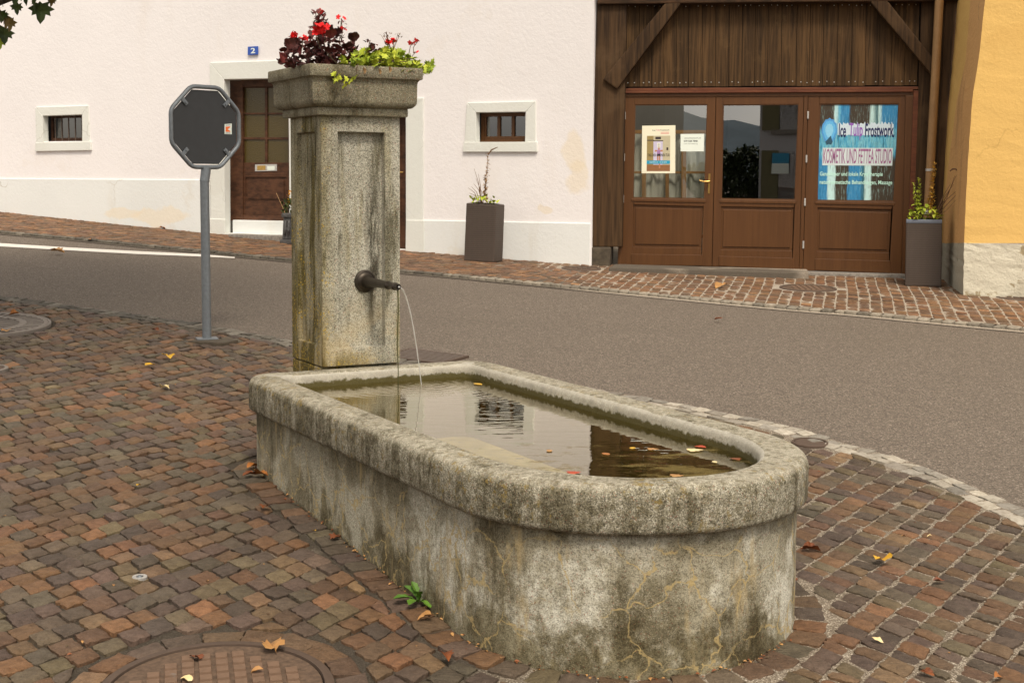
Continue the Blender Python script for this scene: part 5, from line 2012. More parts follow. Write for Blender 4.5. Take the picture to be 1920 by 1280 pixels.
def put_leaf(m, shape, pos, size, rot, curl=.15, fold=.12, mi=0, thick=0.0):
    """a leaf blade: outline plus mid rib points, cupped and folded"""
    o = np.array(shape, float)
    o = np.c_[o, np.zeros(len(o))]
    o[:, 2] = -curl * ((o[:, 1] - .4) ** 2) * 1.6 + fold * abs(o[:, 0]) * 1.4
    rib = np.array([[0, y, -curl * ((y - .4) ** 2) * 1.6] for y in (.42,)])
    P = np.vstack([o, rib]) * size
    P[:, :2] *= 1
    P = P @ rot.T + np.array(pos)
    n = len(o)
    m.add(P, [(i, (i + 1) % n, n) for i in range(n)], mi)


def plane_pt(px, py, v):
    """pixel at depth v of the fountain frame"""
    A = FP(0, v, 0)
    r_ = ray(px, py)
    t = (A - np.array([0, 0, CH])) @ nf / (r_ @ nf)
    return r_ * t + np.array([0, 0, CH])


def pick(poly, n):
    poly = np.array(poly, float)
    lo, hi = poly.min(0), poly.max(0)
    P = rng.uniform(lo, hi, (n * 6, 2))
    return P[in_poly(P, poly)][:n]


M['redleaf'] = leaf_mat('dark_red_leaf', (.042, .013, .012), (.11, .028, .024))
M['maroon'] = leaf_mat('maroon_leaf', (.09, .012, .014), (.17, .03, .025))
M['greenleaf'] = leaf_mat('fresh_green_leaf', (.30, .38, .025), (.46, .50, .045))
M['midgreen'] = leaf_mat('mid_green_leaf', (.15, .23, .016), (.28, .35, .035))
M['darkgreen'] = leaf_mat('dark_green_leaf', (.020, .036, .006), (.05, .075, .012))
M['olive'] = leaf_mat('olive_leaf', (.08, .055, .010), (.16, .10, .015))
M['redflower'] = plain('red_petals', (.72, .012, .014), .5, 0, .15, 60, 0)
M['stem'] = plain('brown_stem', (.09, .06, .03), .7, 0, .2, 40, 0)
M['dry'] = plain('dry_straw', (.33, .20, .09), .8, 0, .3, 40, 0)
M['drydark'] = plain('dry_dark', (.16, .09, .05), .8, 0, .3, 40, 0)
M['rattan'] = None
capz = ZT + .205
pl1 = thing('geranium', 'dark red leaved geranium with red flowers growing in the top of the fountain pillar', 'plant', FP(.1, -.2, capz))
m = MB()
sil = [(522, 126), (532, 104), (540, 76), (560, 66), (578, 76), (584, 48), (590, 22), (602, 24), (616, 44), (626, 70), (640, 60), (650, 84), (664, 84), (672, 102), (690, 90), (714, 98), (716, 128), (640, 132), (545, 134)]
for px, py in pick(sil, 620):
    v = rng.uniform(-.36, -.02)
    p = plane_pt(px, py, v)
    p[2] = max(p[2], capz + .02)
    put_leaf(m, ROUND, p, rng.uniform(.014, .038), rmat(rng.uniform(0, 6.3), rng.uniform(-.4, 1.5), rng.uniform(-.8, .8)), .3, rng.uniform(-.3, .4), 0 if rng.random() < .85 else 1)
for px, py in [(531, 118), (545, 92), (622, 72), (665, 78), (655, 95), (563, 82), (640, 100), (545, 110)]:
    put_leaf(m, ROUND, plane_pt(px, py, rng.uniform(-.12, .02)), .055, rmat(rng.uniform(0, 6), rng.uniform(.7, 1.4), .3), .25, .2, 1 if px in (531, 622) else 0)
for k in range(16):
    px = rng.uniform(545, 700); b0 = FP(rng.uniform(.05, .33), rng.uniform(-.36, -.06), capz)
    top_p = plane_pt(px, rng.uniform(60, 115), rng.uniform(-.3, -.05))
    m.tube([b0, (b0 + top_p) / 2 + rng.normal(0, .01, 3), top_p], [.004, .003, .002], 5, 2)
# thin upright shoots with small leaves
for pts_ in ([(590, 95), (594, 60), (592, 24)], [(618, 90), (612, 55), (606, 40)], [(636, 88), (638, 60), (640, 40)], [(728, 108), (727, 90), (726, 76)], [(690, 100), (692, 84), (694, 76)]):
    vv = rng.uniform(-.25, -.1)
    pp = [plane_pt(*q, vv) for q in pts_]
    m.tube(pp, .0022, 5, 2)
    for k in range(9):
        t = rng.uniform(.25, 1); i = min(1, int(t * 2)); f = t * 2 - i
        c = pp[i] + (pp[i + 1] - pp[i]) * f + rng.normal(0, .011, 3)
        put_leaf(m, OVAL, c, rng.uniform(.012, .024), rmat(rng.uniform(0, 6.3), rng.uniform(-.5, 1.2), 0), .2, .2, 0)
m.build('foliage', [M['redleaf'], M['maroon'], M['stem']], pl1, fixn=False)


def flower_head(parent, px, py, v, n, spread, size, stem_to=None):
    m = MB()
    c = plane_pt(px, py, v)
    for _ in range(n):
        f = c + rng.normal(0, spread, 3) * np.array([1, 1, .75])
        base_r = rmat(rng.uniform(0, 6.3), rng.uniform(.2, 1.4), rng.uniform(-.4, .4))
        for k in range(5):
            rz = np.array(Matrix.Rotation(2 * math.pi * k / 5, 3, 'Z'))
            put_leaf(m, PETAL, f, size, base_r @ rz, .1, .15, 0)
    if stem_to is not None:
        s_ = plane_pt(*stem_to, v)
        m.tube([s_, (s_ + c) / 2 + rng.normal(0, .004, 3), c], .0018, 5, 1)
    m.build('flower_head', [M['redflower'], M['stem']], parent, fixn=False)


for a in [(598, 55, -.03, 13, .013, .020, (600, 90)), (612, 60, -.04, 9, .012, .019, (606, 90)), (603, 20, -.18, 2, .008, .015, (594, 34)), (640, 35, -.15, 3, .011, .014, (641, 60)),
          (643, 53, -.12, 3, .008, .013, (641, 75)), (550, 68, -.04, 7, .010, .016, (552, 90)), (567, 72, -.04, 5, .009, .014, (565, 95))]:
    flower_head(pl1, *a)
pl2 = thing('ivy_geranium', 'bright green trailing geranium with pale red flowers spilling over the front of the pillar top', 'plant', FP(.3, -.08, capz))
m = MB()
sil2 = [(634, 108), (652, 112), (664, 104), (684, 97), (708, 104), (726, 92), (744, 98), (766, 104), (782, 118), (800, 124), (810, 120), (812, 134), (796, 142), (780, 136), (752, 140), (720, 136), (690, 132), (656, 130)]
for px, py in pick(sil2, 460):
    p = plane_pt(px, py, rng.uniform(-.22, .075))
    put_leaf(m, IVY, p, rng.uniform(.022, .042), rmat(rng.uniform(0, 6.3), rng.uniform(.0, 1.4), rng.uniform(-.7, .7)), .3, rng.uniform(-.2, .4), int(rng.choice([0, 3], p=[.65, .35])))
trail = [(668, 128), (668, 146), (662, 152), (650, 160), (640, 152), (630, 146)]
tp = [plane_pt(x, y, .105) for x, y in trail]
m.tube([plane_pt(672, 120, .06)] + tp, .0022, 5, 1)
for (x, y) in [(665, 149), (660, 153), (655, 158), (648, 162), (643, 166), (650, 152), (638, 151), (634, 148), (628, 144), (630, 152), (624, 142), (627, 156), (646, 158)]:
    put_leaf(m, IVY, plane_pt(x, y, rng.uniform(.10, .125)), rng.uniform(.024, .034), rmat(rng.uniform(0, 6.3), rng.uniform(.7, 1.4), 0), .2, .2, 0)
for (x, y) in [(684, 138), (713, 140), (732, 136)]:
    put_leaf(m, OVAL, plane_pt(x, y, .11), .03, rmat(rng.uniform(2.5, 3.6), 1.3, 0), .3, .3, 2)
for k in range(12):
    b0 = FP(rng.uniform(.15, .36), rng.uniform(-.2, -.02), capz); e_ = plane_pt(rng.uniform(660, 800), rng.uniform(108, 130), rng.uniform(-.1, .07))
    m.tube([b0, (b0 + e_) / 2 + np.array([0, 0, .02]), e_], .0022, 5, 1)
m.build('foliage', [M['greenleaf'], M['stem'], M['dry'], M['midgreen']], pl2, fixn=False)
for a in [(728, 78, -.10, 8, .013, .013, (730, 105)), (738, 76, -.10, 6, .010, .013, (738, 105)), (773, 80, -.05, 4, .008, .014, (766, 104)), (783, 78, -.05, 3, .007, .014, (775, 100)), (779, 98, -.04, 2, .004, .010, (772, 108))]:
    flower_head(pl2, *a)
m = MB()
for k in range(20):
    c = plane_pt(rng.uniform(715, 752), rng.uniform(63, 72), -.1)
    put_leaf(m, OVAL, c, .014, rmat(rng.uniform(0, 6), rng.uniform(0, 1.5), 0), .2, .2, 0)
    if k % 3 == 0: m.tube([c, plane_pt(735, 100, -.1)], .0012, 4, 0)
m.build('faded_flower_head', M['drydark'], pl2, fixn=False)

# woven planters by the wall
t_ = NT('woven_rattan')
w1 = t_.sep(t_.co())
row = t_.math('SINE', t_.math('MULTIPLY', w1[2], 300))
cx_ = t_.math('ADD', t_.math('MULTIPLY', w1[0], .95), t_.math('MULTIPLY', w1[1], -.35))
colw = t_.math('SINE', t_.math('ADD', t_.math('MULTIPLY', cx_, 110), t_.math('MULTIPLY', t_.math('SIGN', row), 1.57)))
wv = t_.math('ADD', t_.math('MULTIPLY', row, .75), t_.math('MULTIPLY', t_.math('MULTIPLY', row, colw), .3))
b_ = t_.mix(t_.step(wv, -.6, .8), (.047, .035, .028), (.068, .050, .040))
b_ = t_.mix(t_.math('MULTIPLY', t_.noise(5, 3), .3), b_, (.13, .10, .08))
M['rattan'] = t_.out(b_, .6, t_.bump(wv, .14, .002), spec=.35)
M['rimgrey'] = plain('grey_blue_liner', (.13, .15, .19), .5, 0, .05, 10, 0)


def planter(label, q, base_px, k, depth, liner=True):
    g_ = G(*base_px, .012)
    pl_ = (g_[1] + k * g_[0], k)
    t0 = thing('planter', label, 'planter', g_, 'woven planters along the house fronts')
    m = MB()
    q0 = [np.array(p, float) for p in q]
    ins = lambda a, b: lerpq(q, a, b)
    m.slab(q, pl_, 0, depth)
    m.build('woven_box', M['rattan'], t0, bevel=.012)
    if liner:
        m = MB()
        m.slab([ins(.0, -.004), ins(1, -.004), ins(1.0, .055), ins(.0, .055)], pl_, .006, depth + .012)
        m.build('liner_rim', M['rimgrey'], t0, bevel=.01)
    top_ = W(*ins(.5, 0), pl_)
    bk = back(pl_)
    wv_ = (W(*ins(1, 0), pl_) - W(*ins(0, 0), pl_))
    m = MB()
    depth *= K
    c0 = top_ + bk * depth / 2 + np.array([0, 0, .006])
    m.quad([c0 - wv_ * .45 - bk * depth * .42, c0 + wv_ * .45 - bk * depth * .42, c0 + wv_ * .45 + bk * depth * .42, c0 - wv_ * .45 + bk * depth * .42])
    m.build('soil', M['soil'], t0)
    return c0, wv_, bk, pl_


def spire(m, base, top, n, size, mi, stem_mi=2, lean=.0):
    base, top = np.array(base), np.array(top)
    mid = (base + top) / 2 + rng.normal(0, .012, 3)
    m.tube([base, mid, top], [.004, .003, .0016], 5, stem_mi)
    for k in range(n):
        t = .18 + .82 * k / n
        c = (base * (1 - t) ** 2 + 2 * mid * t * (1 - t) + top * t * t) + rng.normal(0, .006, 3)
        put_leaf(m, OVAL, c, K * size * (1.2 - .6 * t) * rng.uniform(.7, 1.2), rmat(rng.uniform(0, 6.3), rng.uniform(-.4, 1.3), 0), .2, .2, mi)


c0, wv_, bk, ppl = planter('grey brown woven planter with a dry brown flower spike under the cellar window', [(874, 380.5), (930, 384), (926, 492), (869.5, 489)], (899, 490.5), .48, .27, False)
pA = thing('potted_plant', 'withered plant with a brown seed spike in the planter under the cellar window', 'plant', c0)
m = MB()
S_ = lambda px, py, dy=0.0: W(px, py, (ppl[0] + .12 + dy, ppl[1]))
spire(m, S_(905, 382), S_(915, 288), 90, .045, 0, 0)
spire(m, S_(912, 382), S_(909, 330), 30, .035, 0, 0)
m.tube([S_(915, 290), S_(922, 281), S_(933, 276)], [.006, .008, .004], 6, 3)
for a, b in [((902, 380), (889, 316)), ((900, 381), (884, 350)), ((903, 380), (892, 334)), ((899, 382), (880, 362)), ((904, 380), (888, 344)), ((901, 381), (897, 326)), ((904, 381), (899, 350)), ((898, 381), (878, 352))]:
    p0, p1 = S_(*a), S_(*b)
    m.tube([p0, (p0 + p1) / 2 + np.array([.01, 0, .03]), p1], [.004, .003, .0015], 4, 3)
for px, py in pick([(880, 372), (900, 366), (930, 372), (938, 378), (926, 384), (886, 384)], 46):
    put_leaf(m, OVAL, S_(px, py, rng.uniform(-.14, .08)), K * rng.uniform(.05, .085), rmat(rng.uniform(0, 6.3), rng.uniform(.1, 1.1), 0), .3, .2, 1)
m.build('foliage', [M['dry'], M['greenleaf'], M['stem'], M['drydark']], pA, fixn=False)

c0, wv_, bk, ppl = planter('brown woven planter with a grey liner rim between the door and the yellow house', [(1699, 412), (1767, 412.5), (1765, 537.5), (1697, 536.5)], (1731, 537), .28, .34, True)
pB = thing('potted_plant', 'green leafy plant with one yellowed spike beside the yellow house', 'plant', c0)
m = MB()
S_ = lambda px, py, dy=0.0: W(px, py, (ppl[0] + .15 + dy, ppl[1]))
spire(m, S_(1739, 408), S_(1753, 306), 110, .056, 4, 0)
spire(m, S_(1748, 408), S_(1749, 340), 50, .05, 4, 0)
spire(m, S_(1722, 408), S_(1724, 332), 70, .044, 1, 2)
spire(m, S_(1720, 410), S_(1714, 342), 60, .042, 1, 2)
for px, py in pick([(1702, 406), (1716, 392), (1738, 388), (1764, 400), (1768, 412), (1730, 416), (1702, 414)], 90):
    put_leaf(m, OVAL, S_(px, py, rng.uniform(-.18, .1)), K * rng.uniform(.05, .09), rmat(rng.uniform(0, 6.3), rng.uniform(.1, 1.1), 0), .3, .2, 1)
for a, b, c_ in [((1752, 408), (1778, 380), (1790, 330)), ((1752, 408), (1775, 385), (1796, 362)), ((1754, 408), (1784, 352), (1797, 320)), ((1755, 408), (1778, 395), (1793, 374)), ((1750, 408), (1765, 370), (1788, 346)), ((1756, 408), (1772, 400), (1774, 420)), ((1750, 408), (1762, 380), (1800, 352)), ((1752, 406), (1770, 360), (1782, 345))]:
    p0, p1, p2_ = S_(*a), S_(*b, -.05), S_(*c_, -.1)
    m.tube([p0, p0 * .25 + p1 * .5 + p2_ * .25, p2_], [.004, .003, .0015], 4, 3 if b[1] < 390 else 0)
ar = [S_(1781, 321, -.1), S_(1786, 317, -.1), S_(1792, 317, -.1), S_(1797, 322, -.1)]
m.tube(ar, [.006, .009, .008, .004], 6, 3)
M['gold'] = leaf_mat('yellowed_leaf', (.42, .23, .03), (.56, .34, .06))
m.build('foliage', [M['dry'], M['greenleaf'], M['stem'], M['drydark'], M['gold']], pB, fixn=False)

# ornate dark pot by the house door
g_ = G(548, 458, .012)
t_ = NT('dark_lead_pot')
M['pot'] = t_.out(t_.mix(t_.noise(18, 5, .7), (.025, .025, .028), (.12, .115, .11)), .6, t_.bump(t_.noise(22, 4, .6), .8, .02), spec=.4)
pot = thing('flower_pot', 'dark ornate square flower pot half hidden behind the fountain pillar', 'flower pot', g_)
ps = (g_[1] + .48 * g_[0], .48)
wx = lambda px, py: W(px, py, ps)
w_ = np.linalg.norm(wx(568, 430) - wx(527, 430))
hz = wx(555, 400)[2] - g_[2]
m = MB()
rz_ = -math.atan(.48)
m.box(g_ + np.array([0, 0, 0]) + back(ps) * w_ / 2, w_ * 1.1, w_ * 1.1, .05, rz_)
m.box(g_ + np.array([0, 0, .05]) + back(ps) * w_ / 2, w_ * .96, w_ * .96, hz - .10, rz_, taper=.93)
m.box(g_ + np.array([0, 0, hz - .05]) + back(ps) * w_ / 2, w_ * 1.0, w_ * 1.0, .05, rz_)
m.build('pot_body', M['pot'], pot, bevel=.012)
m = MB()
for sx_ in np.linspace(-.32, .32, 5):
    p_ = g_ + back(ps) * (w_ * .02 - .012) + np.array([math.cos(rz_), math.sin(rz_), 0]) * sx_ * w_
    m.tube([p_ + np.array([0, 0, .1]), p_ + np.array([0, 0, hz * .5]) + back(ps) * .01, p_ + np.array([0, 0, hz - .08]) + back(ps) * .015], .012, 6)
m.build('relief', M['pot'], pot, smooth='all')
pC = thing('potted_plant', 'yellow flowering plant in the dark pot half hidden behind the fountain pillar', 'plant', g_ + np.array([0, 0, hz]))
m = MB()
S_ = lambda px, py, dy=0.0: W(px, py, (ps[0] + w_ * .5 + dy, ps[1]))
for px, py in pick([(527, 384), (540, 376), (564, 376), (570, 402), (530, 402)], 80):
    put_leaf(m, OVAL, S_(px, py, rng.uniform(-.12, .12)), K * rng.uniform(.05, .09), rmat(rng.uniform(0, 6.3), rng.uniform(.3, 1.5), 0), .3, .2, 1)
for px, py in pick([(536, 362), (546, 358), (562, 362), (562, 388), (538, 386)], 60):
    put_leaf(m, PETAL, S_(px, py, rng.uniform(-.1, .1)), K * rng.uniform(.028, .045), rmat(rng.uniform(0, 6.3), rng.uniform(.3, 1.5), 0), .2, .2, 0)
for a, b in [((535, 400), (518, 362)), ((534, 400), (526, 378))]:
    m.tube([S_(*a), S_(*b)], .003, 4, 2)
M['yellowpetal'] = plain('orange_yellow_petals', (.80, .34, .015), .6, 0, .2, 30, 0)
m.build('foliage', [M['yellowpetal'], M['darkgreen'], M['dry']], pC, fixn=False)

# dandelion growing at the foot of the trough
wd = G(786, 1128)
wdo = thing('weed', 'small green dandelion rosette growing at the foot of the trough', 'weed', wd)
m = MB()
for k, (yaw, pt__, s_) in enumerate([(.2, .45, .085), (1.0, .75, .075), (1.9, .35, .09), (2.8, .3, .085), (3.7, .15, .08), (4.6, .3, .07), (5.4, .5, .085), (.7, 1.1, .07), (3.2, .9, .07)]):
    n_ = [(0, 0), (.06, .2), (.13, .3), (.09, .42), (.19, .55), (.15, .68), (.2, .8), (.08, .95), (0, 1), (-.08, .95), (-.2, .8), (-.15, .68), (-.19, .55), (-.09, .42), (-.13, .3), (-.06, .2)]
    put_leaf(m, n_, wd + np.array([0, 0, .006]), s_, rmat(yaw, pt__, 0), .35, .25, 0)
m.build('leaves', leaf_mat('weed_leaf', (.055, .13, .012), (.11, .22, .025)), wdo, fixn=False)

# ------------------------------------------------------------------ fallen leaves
LM = {'orange': leaf_mat('orange_leaf', (.28, .10, .02), (.38, .15, .035)), 'tan': leaf_mat('tan_leaf', (.33, .165, .055), (.45, .25, .09)),
      'yellow': leaf_mat('yellow_leaf', (.50, .28, .02), (.62, .38, .045)), 'brown': leaf_mat('brown_leaf', (.12, .035, .012), (.24, .075, .022)),
      'pale': leaf_mat('pale_leaf', (.66, .52, .26), (.75, .62, .36)), 'red': leaf_mat('red_leaf', (.33, .04, .02), (.45, .08, .03))}


def fallen(px, py, size, col, label, shape=LOBED, pos=None, curl=.5, up=.006, yaw=None, grp='fallen autumn leaves on the paving'):
    curl *= .6; size *= .88
    p = G(px, py, up) if pos is None else pos
    m = MB()
    put_leaf(m, shape, (0, 0, size * .12 * (curl > .2)), size, rmat(rng.uniform(0, 6.3) if yaw is None else yaw, rng.uniform(-.18, .18) * (curl > .2), rng.uniform(-.2, .2) * (curl > .2)), curl, rng.uniform(.1, .35) * (curl > .2), 0)
    if curl > .1:      # dry edges curl up unevenly
        m.v = [(x, y, z + abs(rng.normal(0, size * .09))) for x, y, z in m.v[:-1]] + [m.v[-1]]
    c = np.array(m.v).mean(0)
    m.v = [(x - c[0], y - c[1], z - min(0, min(q[2] for q in m.v)) + .001) for x, y, z in m.v]
    m.v = [tuple(np.array(q) + p) for q in m.v]
    o = m.build('fallen_leaf', LM[col], loc=p, fixn=False)
    return tag(o, label, 'leaf', grp)


for a in [(492, 893, .105, 'orange', 'orange curled leaf at the back left foot of the trough'),
          (474, 877, .085, 'orange', 'small orange leaf just behind the curled leaf at the back left foot of the trough', OVAL),
          (470, 892, .07, 'brown', 'dark brown leaf lying left of the two orange leaves at the trough foot'),
          (316, 671, .10, 'yellow', 'bright yellow leaf on the cobbles in front of the sign post'),
          (281, 687, .08, 'yellow', 'narrow yellow leaf on the cobbles left of the bright yellow one', OVAL),
          (308, 728, .07, 'pale', 'pale yellow leaf on the cobbles below the bright yellow one'),
          (260, 911, .030, 'yellow', 'tiny yellow leaf alone on the cobbles left of the trough', OVAL),
          (497, 953, .06, 'brown', 'rust brown curled leaf on the cobbles near the long side of the trough'),
          (589, 996, .030, 'yellow', 'tiny yellow leaf near the long side of the trough', OVAL),
          (627, 1011, .055, 'brown', 'brown curled leaf against the long side of the trough'),
          (800, 1161, .06, 'tan', 'tan leaf lying just below the dandelion'),
          (836, 1234, .06, 'brown', 'dark brown crumpled leaf on the cobbles between the manhole and the round end'),
          (1517, 1031, .08, 'brown', 'rust brown leaf on the cobbles right of the round trough end'),
          (1655, 1054, .085, 'yellow', 'mottled yellow leaf on the setts right of the trough'),
          (1645, 1203, .045, 'pale', 'pale leaf on the setts near the lower right', OVAL),
          (1872, 1271, .045, 'orange', 'small orange leaf in the lower right corner', OVAL),
          (1738, 1262, .05, 'brown', 'dark brown leaf fragment at the lower right edge of the setts'),
          (1743, 1006, .025, 'pale', 'tiny pale leaf on the setts midway to the border stones', OVAL),
          (1760, 1092, .05, 'brown', 'brown leaf scrap on the setts right of the mottled yellow leaf', OVAL),
          (1350, 540, .15, 'tan', 'tan leaf on the pavement before the glazed doors'),
          (1347, 600, .08, 'brown', 'small brown leaf on the asphalt before the glazed doors', OVAL),
          (107, 474, .16, 'tan', 'tan leaf on the road just below the white line'),
          (305, 430, .10, 'orange', 'orange leaf on the far pavement near the white plinth'),
          (168, 450, .10, 'orange', 'orange leaf lying at the far kerb', OVAL),
          (26, 592, .09, 'orange', 'orange leaf on the tree grate, farther of the two'),
          (12, 622, .09, 'tan', 'tan leaf on the tree grate, nearer of the two'),
          (292, 621, .08, 'brown', 'brown leaf on the cobbles left of the sign post foot', OVAL),
          (512, 1218, .088, 'tan', 'large tan lobed leaf on the rusty manhole cover'),
          (350, 1276, .062, 'pale', 'pale oval leaf at the picture edge on the rusty manhole cover', OVAL),
          (482, 1262, .045, 'tan', 'small faded leaf on the rusty manhole cover below the large one', OVAL),
          (370, 1236, .05, 'brown', 'crumbled brown leaf in the pattern of the rusty manhole cover')]:
    fallen(*a)
for px, py, s_, col, label, shp in [
    (1136, 851, .055, 'orange', 'orange leaf floating in the trough, left of the pale ones', OVAL), (1186, 840, .045, 'yellow', 'small yellow leaf floating in the trough', OVAL),
    (1222, 842, .05, 'tan', 'tan leaf floating between the yellow leaf and the large pale leaf', LOBED), (1300, 844, .07, 'pale', 'large pale leaf floating in the trough beside the red leaf', LOBED),
    (1313, 837, .05, 'red', 'red leaf floating behind the large pale leaf', LOBED), (1340, 866, .035, 'pale', 'small pale leaf floating near the round end of the trough', OVAL),
    (1075, 886, .06, 'red', 'red brown leaf floating at the near rim of the trough', LOBED), (1268, 892, .055, 'tan', 'tan leaf floating at the near rim of the round end', LOBED),
    (896, 720, .07, 'yellow', 'yellow leaf floating at the far side of the trough', OVAL), (1380, 860, .05, 'brown', 'dark brown leaf floating at the far right of the round end', LOBED),
    (1030, 845, .045, 'tan', 'tan leaf floating in the middle of the reflected wall', OVAL)]:
    fallen(0, 0, s_, col, label, shp, on_z(px, py, WATERZ + .0015), .06, grp='leaves floating in the trough')
# crumbs of leaf litter gathered along the trough foot and in joints: nobody could count them
m = MB()
r2 = np.random.default_rng(5)
lp_ = outer_at(.028)
for k in range(520):
    if k < 260:
        i = r2.integers(20, 110); p2 = lp_[i % len(lp_)] + r2.normal(0, .006, 2)
        c = lp_.mean(0); d = (p2 - c) / np.linalg.norm(p2 - c); p2 = p2 + d * abs(r2.normal(0, .012))
        P_ = FP(p2[0], p2[1], 0)
    else:
        x = r2.uniform(-2.2, 2.2); y = r2.uniform(3.8, 8.5); P_ = np.array([x, y, 0])
        if in_poly(np.array([[x, y]]), trough_foot)[0] or not in_poly(np.array([[x, y]]), inner_poly)[0]: continue
    P_[2] = gz(P_[0], P_[1]) + .002
    put_leaf(m, OVAL, P_, r2.uniform(.006, .018), rmat(r2.uniform(0, 6.3), r2.uniform(-.5, .5), r2.uniform(-.5, .5)), .3, .3, int(r2.integers(0, 3)))
lit = m.build('leaf_litter', [LM['brown'], LM['tan'], M['stem']], fixn=False)
tag(lit, 'brown crumbs of leaf litter scattered over the cobbles and along the trough foot', 'leaf litter', kind='stuff')

# ------------------------------------------------------------------ street tree over the grate
tz = float(gz(*TG))
tree = thing('maple_tree', 'young maple with a few dark leaves hanging into the top left corner', 'tree', (TG[0], TG[1], tz))
M['bark'] = wood_mat('bark', (.05, .04, .03), (.13, .105, .08), 'z', .9)
m = MB()
tc = np.array([TG[0], TG[1], tz])
m.tube([tc + np.array(q) for q in [(0, 0, -.05), (.0, 0, .6), (-.01, .01, 1.4), (-.02, 0, 2.2), (-.01, -.02, 3.2), (0, 0, 4.6)]], [.105, .085, .08, .072, .055, .02], 12)
limb_ends = []
for k in range(14):
    a_ = k * 2.4; h0 = 2.15 + .13 * k
    L_ = rng.uniform(1.0, 1.6)
    e_ = tc + np.array([math.cos(a_) * L_, math.sin(a_) * L_, h0 + rng.uniform(.5, 1.3)])
    s_ = tc + np.array([0, 0, h0])
    md = (s_ + e_) / 2 + np.array([0, 0, -.12])
    m.tube([s_, md, e_], [.032, .022, .008], 7)
    limb_ends += [md, e_]
tw = tc + np.array([.0, -.05, 2.55])
tips_px = [(72, -6), (34, -10), (6, 22), (4, 48), (-6, 70), (88, -20)]
ends = []
for x, y in tips_px:
    v = ray(x, y); t = (TG[1] - .25) / v[1]; e_ = v * t + np.array([0, 0, CH]); ends.append(e_)
for e_ in ends:
    s_ = tc + np.array([.1, -.05, 2.75])
    m.tube([s_, (s_ + e_) / 2 + np.array([0, 0, .18]), e_ + np.array([0, 0, .03])], [.010, .006, .002], 5)
m.build('trunk', M['bark'], tree, smooth='all', fixn=False)
m = MB()
# leaves seen in the corner of the picture
for (x, y, s_, mi, yaw, pit, rol) in [(76, 22, .135, 0, .3, -1.45, .2), (66, 6, .10, 0, 1.9, -1.3, .2), (32, 16, .075, 0, .9, -1.4, .1), (28, -4, .09, 0, .4, -1.3, .2), (96, 4, .06, 1, .4, -1.5, .8), (50, -8, .11, 0, 2.6, -1.3, 0),
                              (9, 40, .115, 1, -.7, -1.4, .1), (18, 46, .085, 1, -.2, -1.5, .2), (8, 66, .105, 0, .2, -1.5, -.1), (-4, 58, .12, 0, -.8, -1.3, .1), (-2, 80, .09, 2, .5, -1.4, .1), (2, 30, .08, 0, .1, -1.3, .1)]:
    v = ray(x, y); t = (TG[1] - .25 + rng.uniform(-.1, .1)) / v[1]; p = v * t + np.array([0, 0, CH])
    R_ = rmat(yaw, pit, rol)
    s_ *= 1.08
    put_leaf(m, MAPLE, p - R_ @ np.array([0, s_ * .42, 0]), s_, R_, .25, .18, mi)
cnt = 0
while cnt < 9500:
    c = limb_ends[rng.integers(len(limb_ends))] + rng.normal(0, .34, 3)
    if rng.random() < .75: c = tc + np.array([.3, -1.7, 5.2]) + rng.normal(0, 1, 3) * np.array([1.45, 1.7, .75])
    x, y = px_of(c)
    if (x > -45 and y > -45) or c[2] < 2.6: cnt += .2; continue
    put_leaf(m, MAPLE, c, rng.uniform(.08, .14), rmat(rng.uniform(0, 6.3), rng.uniform(-.9, .9), rng.uniform(-.6, .6)), .25, .15, int(rng.choice(3, p=[.7, .2, .1])))
    cnt += 1
m.build('crown', [M['darkgreen'], M['olive'], M['greenleaf']], tree, fixn=False)

# ================================================================== the far side of the square (seen mirrored in the door glass)
def gable_house(name, label, x0, x1, y0, y1, h, rh, wall, roof, wins, rz=0):
    z0 = float(gz((x0 + x1) / 2, 2)) - .6
    t0 = thing(name, label, 'house', ((x0 + x1) / 2, (y0 + y1) / 2, z0))
    m = MB()
    m.hexa([(x1, y1, h), (x0, y1, h), (x0, y1, z0), (x1, y1, z0)], [(x1, y0, h), (x0, y0, h), (x0, y0, z0), (x1, y0, z0)])
    m.build('wall', wall, t0)
    m = MB(); ym = (y0 + y1) / 2; o_ = .6
    m.loft([[(x, y1 + o_, h - .2), (x, ym, h + rh), (x, y0 - o_, h - .2), (x, y0 - o_, h - .0), (x, ym, h + rh + .25), (x, y1 + o_, h)] for x in (x0 - .5, x1 + .5)], capa=True, capb=True)
    m.build('roof', roof, t0)
    for (wx_, wz, w_, h_) in wins:
        m = MB()
        m.box((wx_, y1 + .0, wz), w_, .06, h_)
        wi = m.build('window', M['glassdark'], t0)
        m = MB(); m.box((wx_, y1 + .03, wz - .14), w_ + .5, .2, .12); m.build('sill', M['kerb'], wi)
        for s_ in (-1, 1):
            m = MB(); m.box((wx_ + s_ * (w_ / 2 + .27), y1 + .04, wz - .03), .5, .06, h_ + .06)
            m.build('shutter', M['shutter'], wi)
    return t0


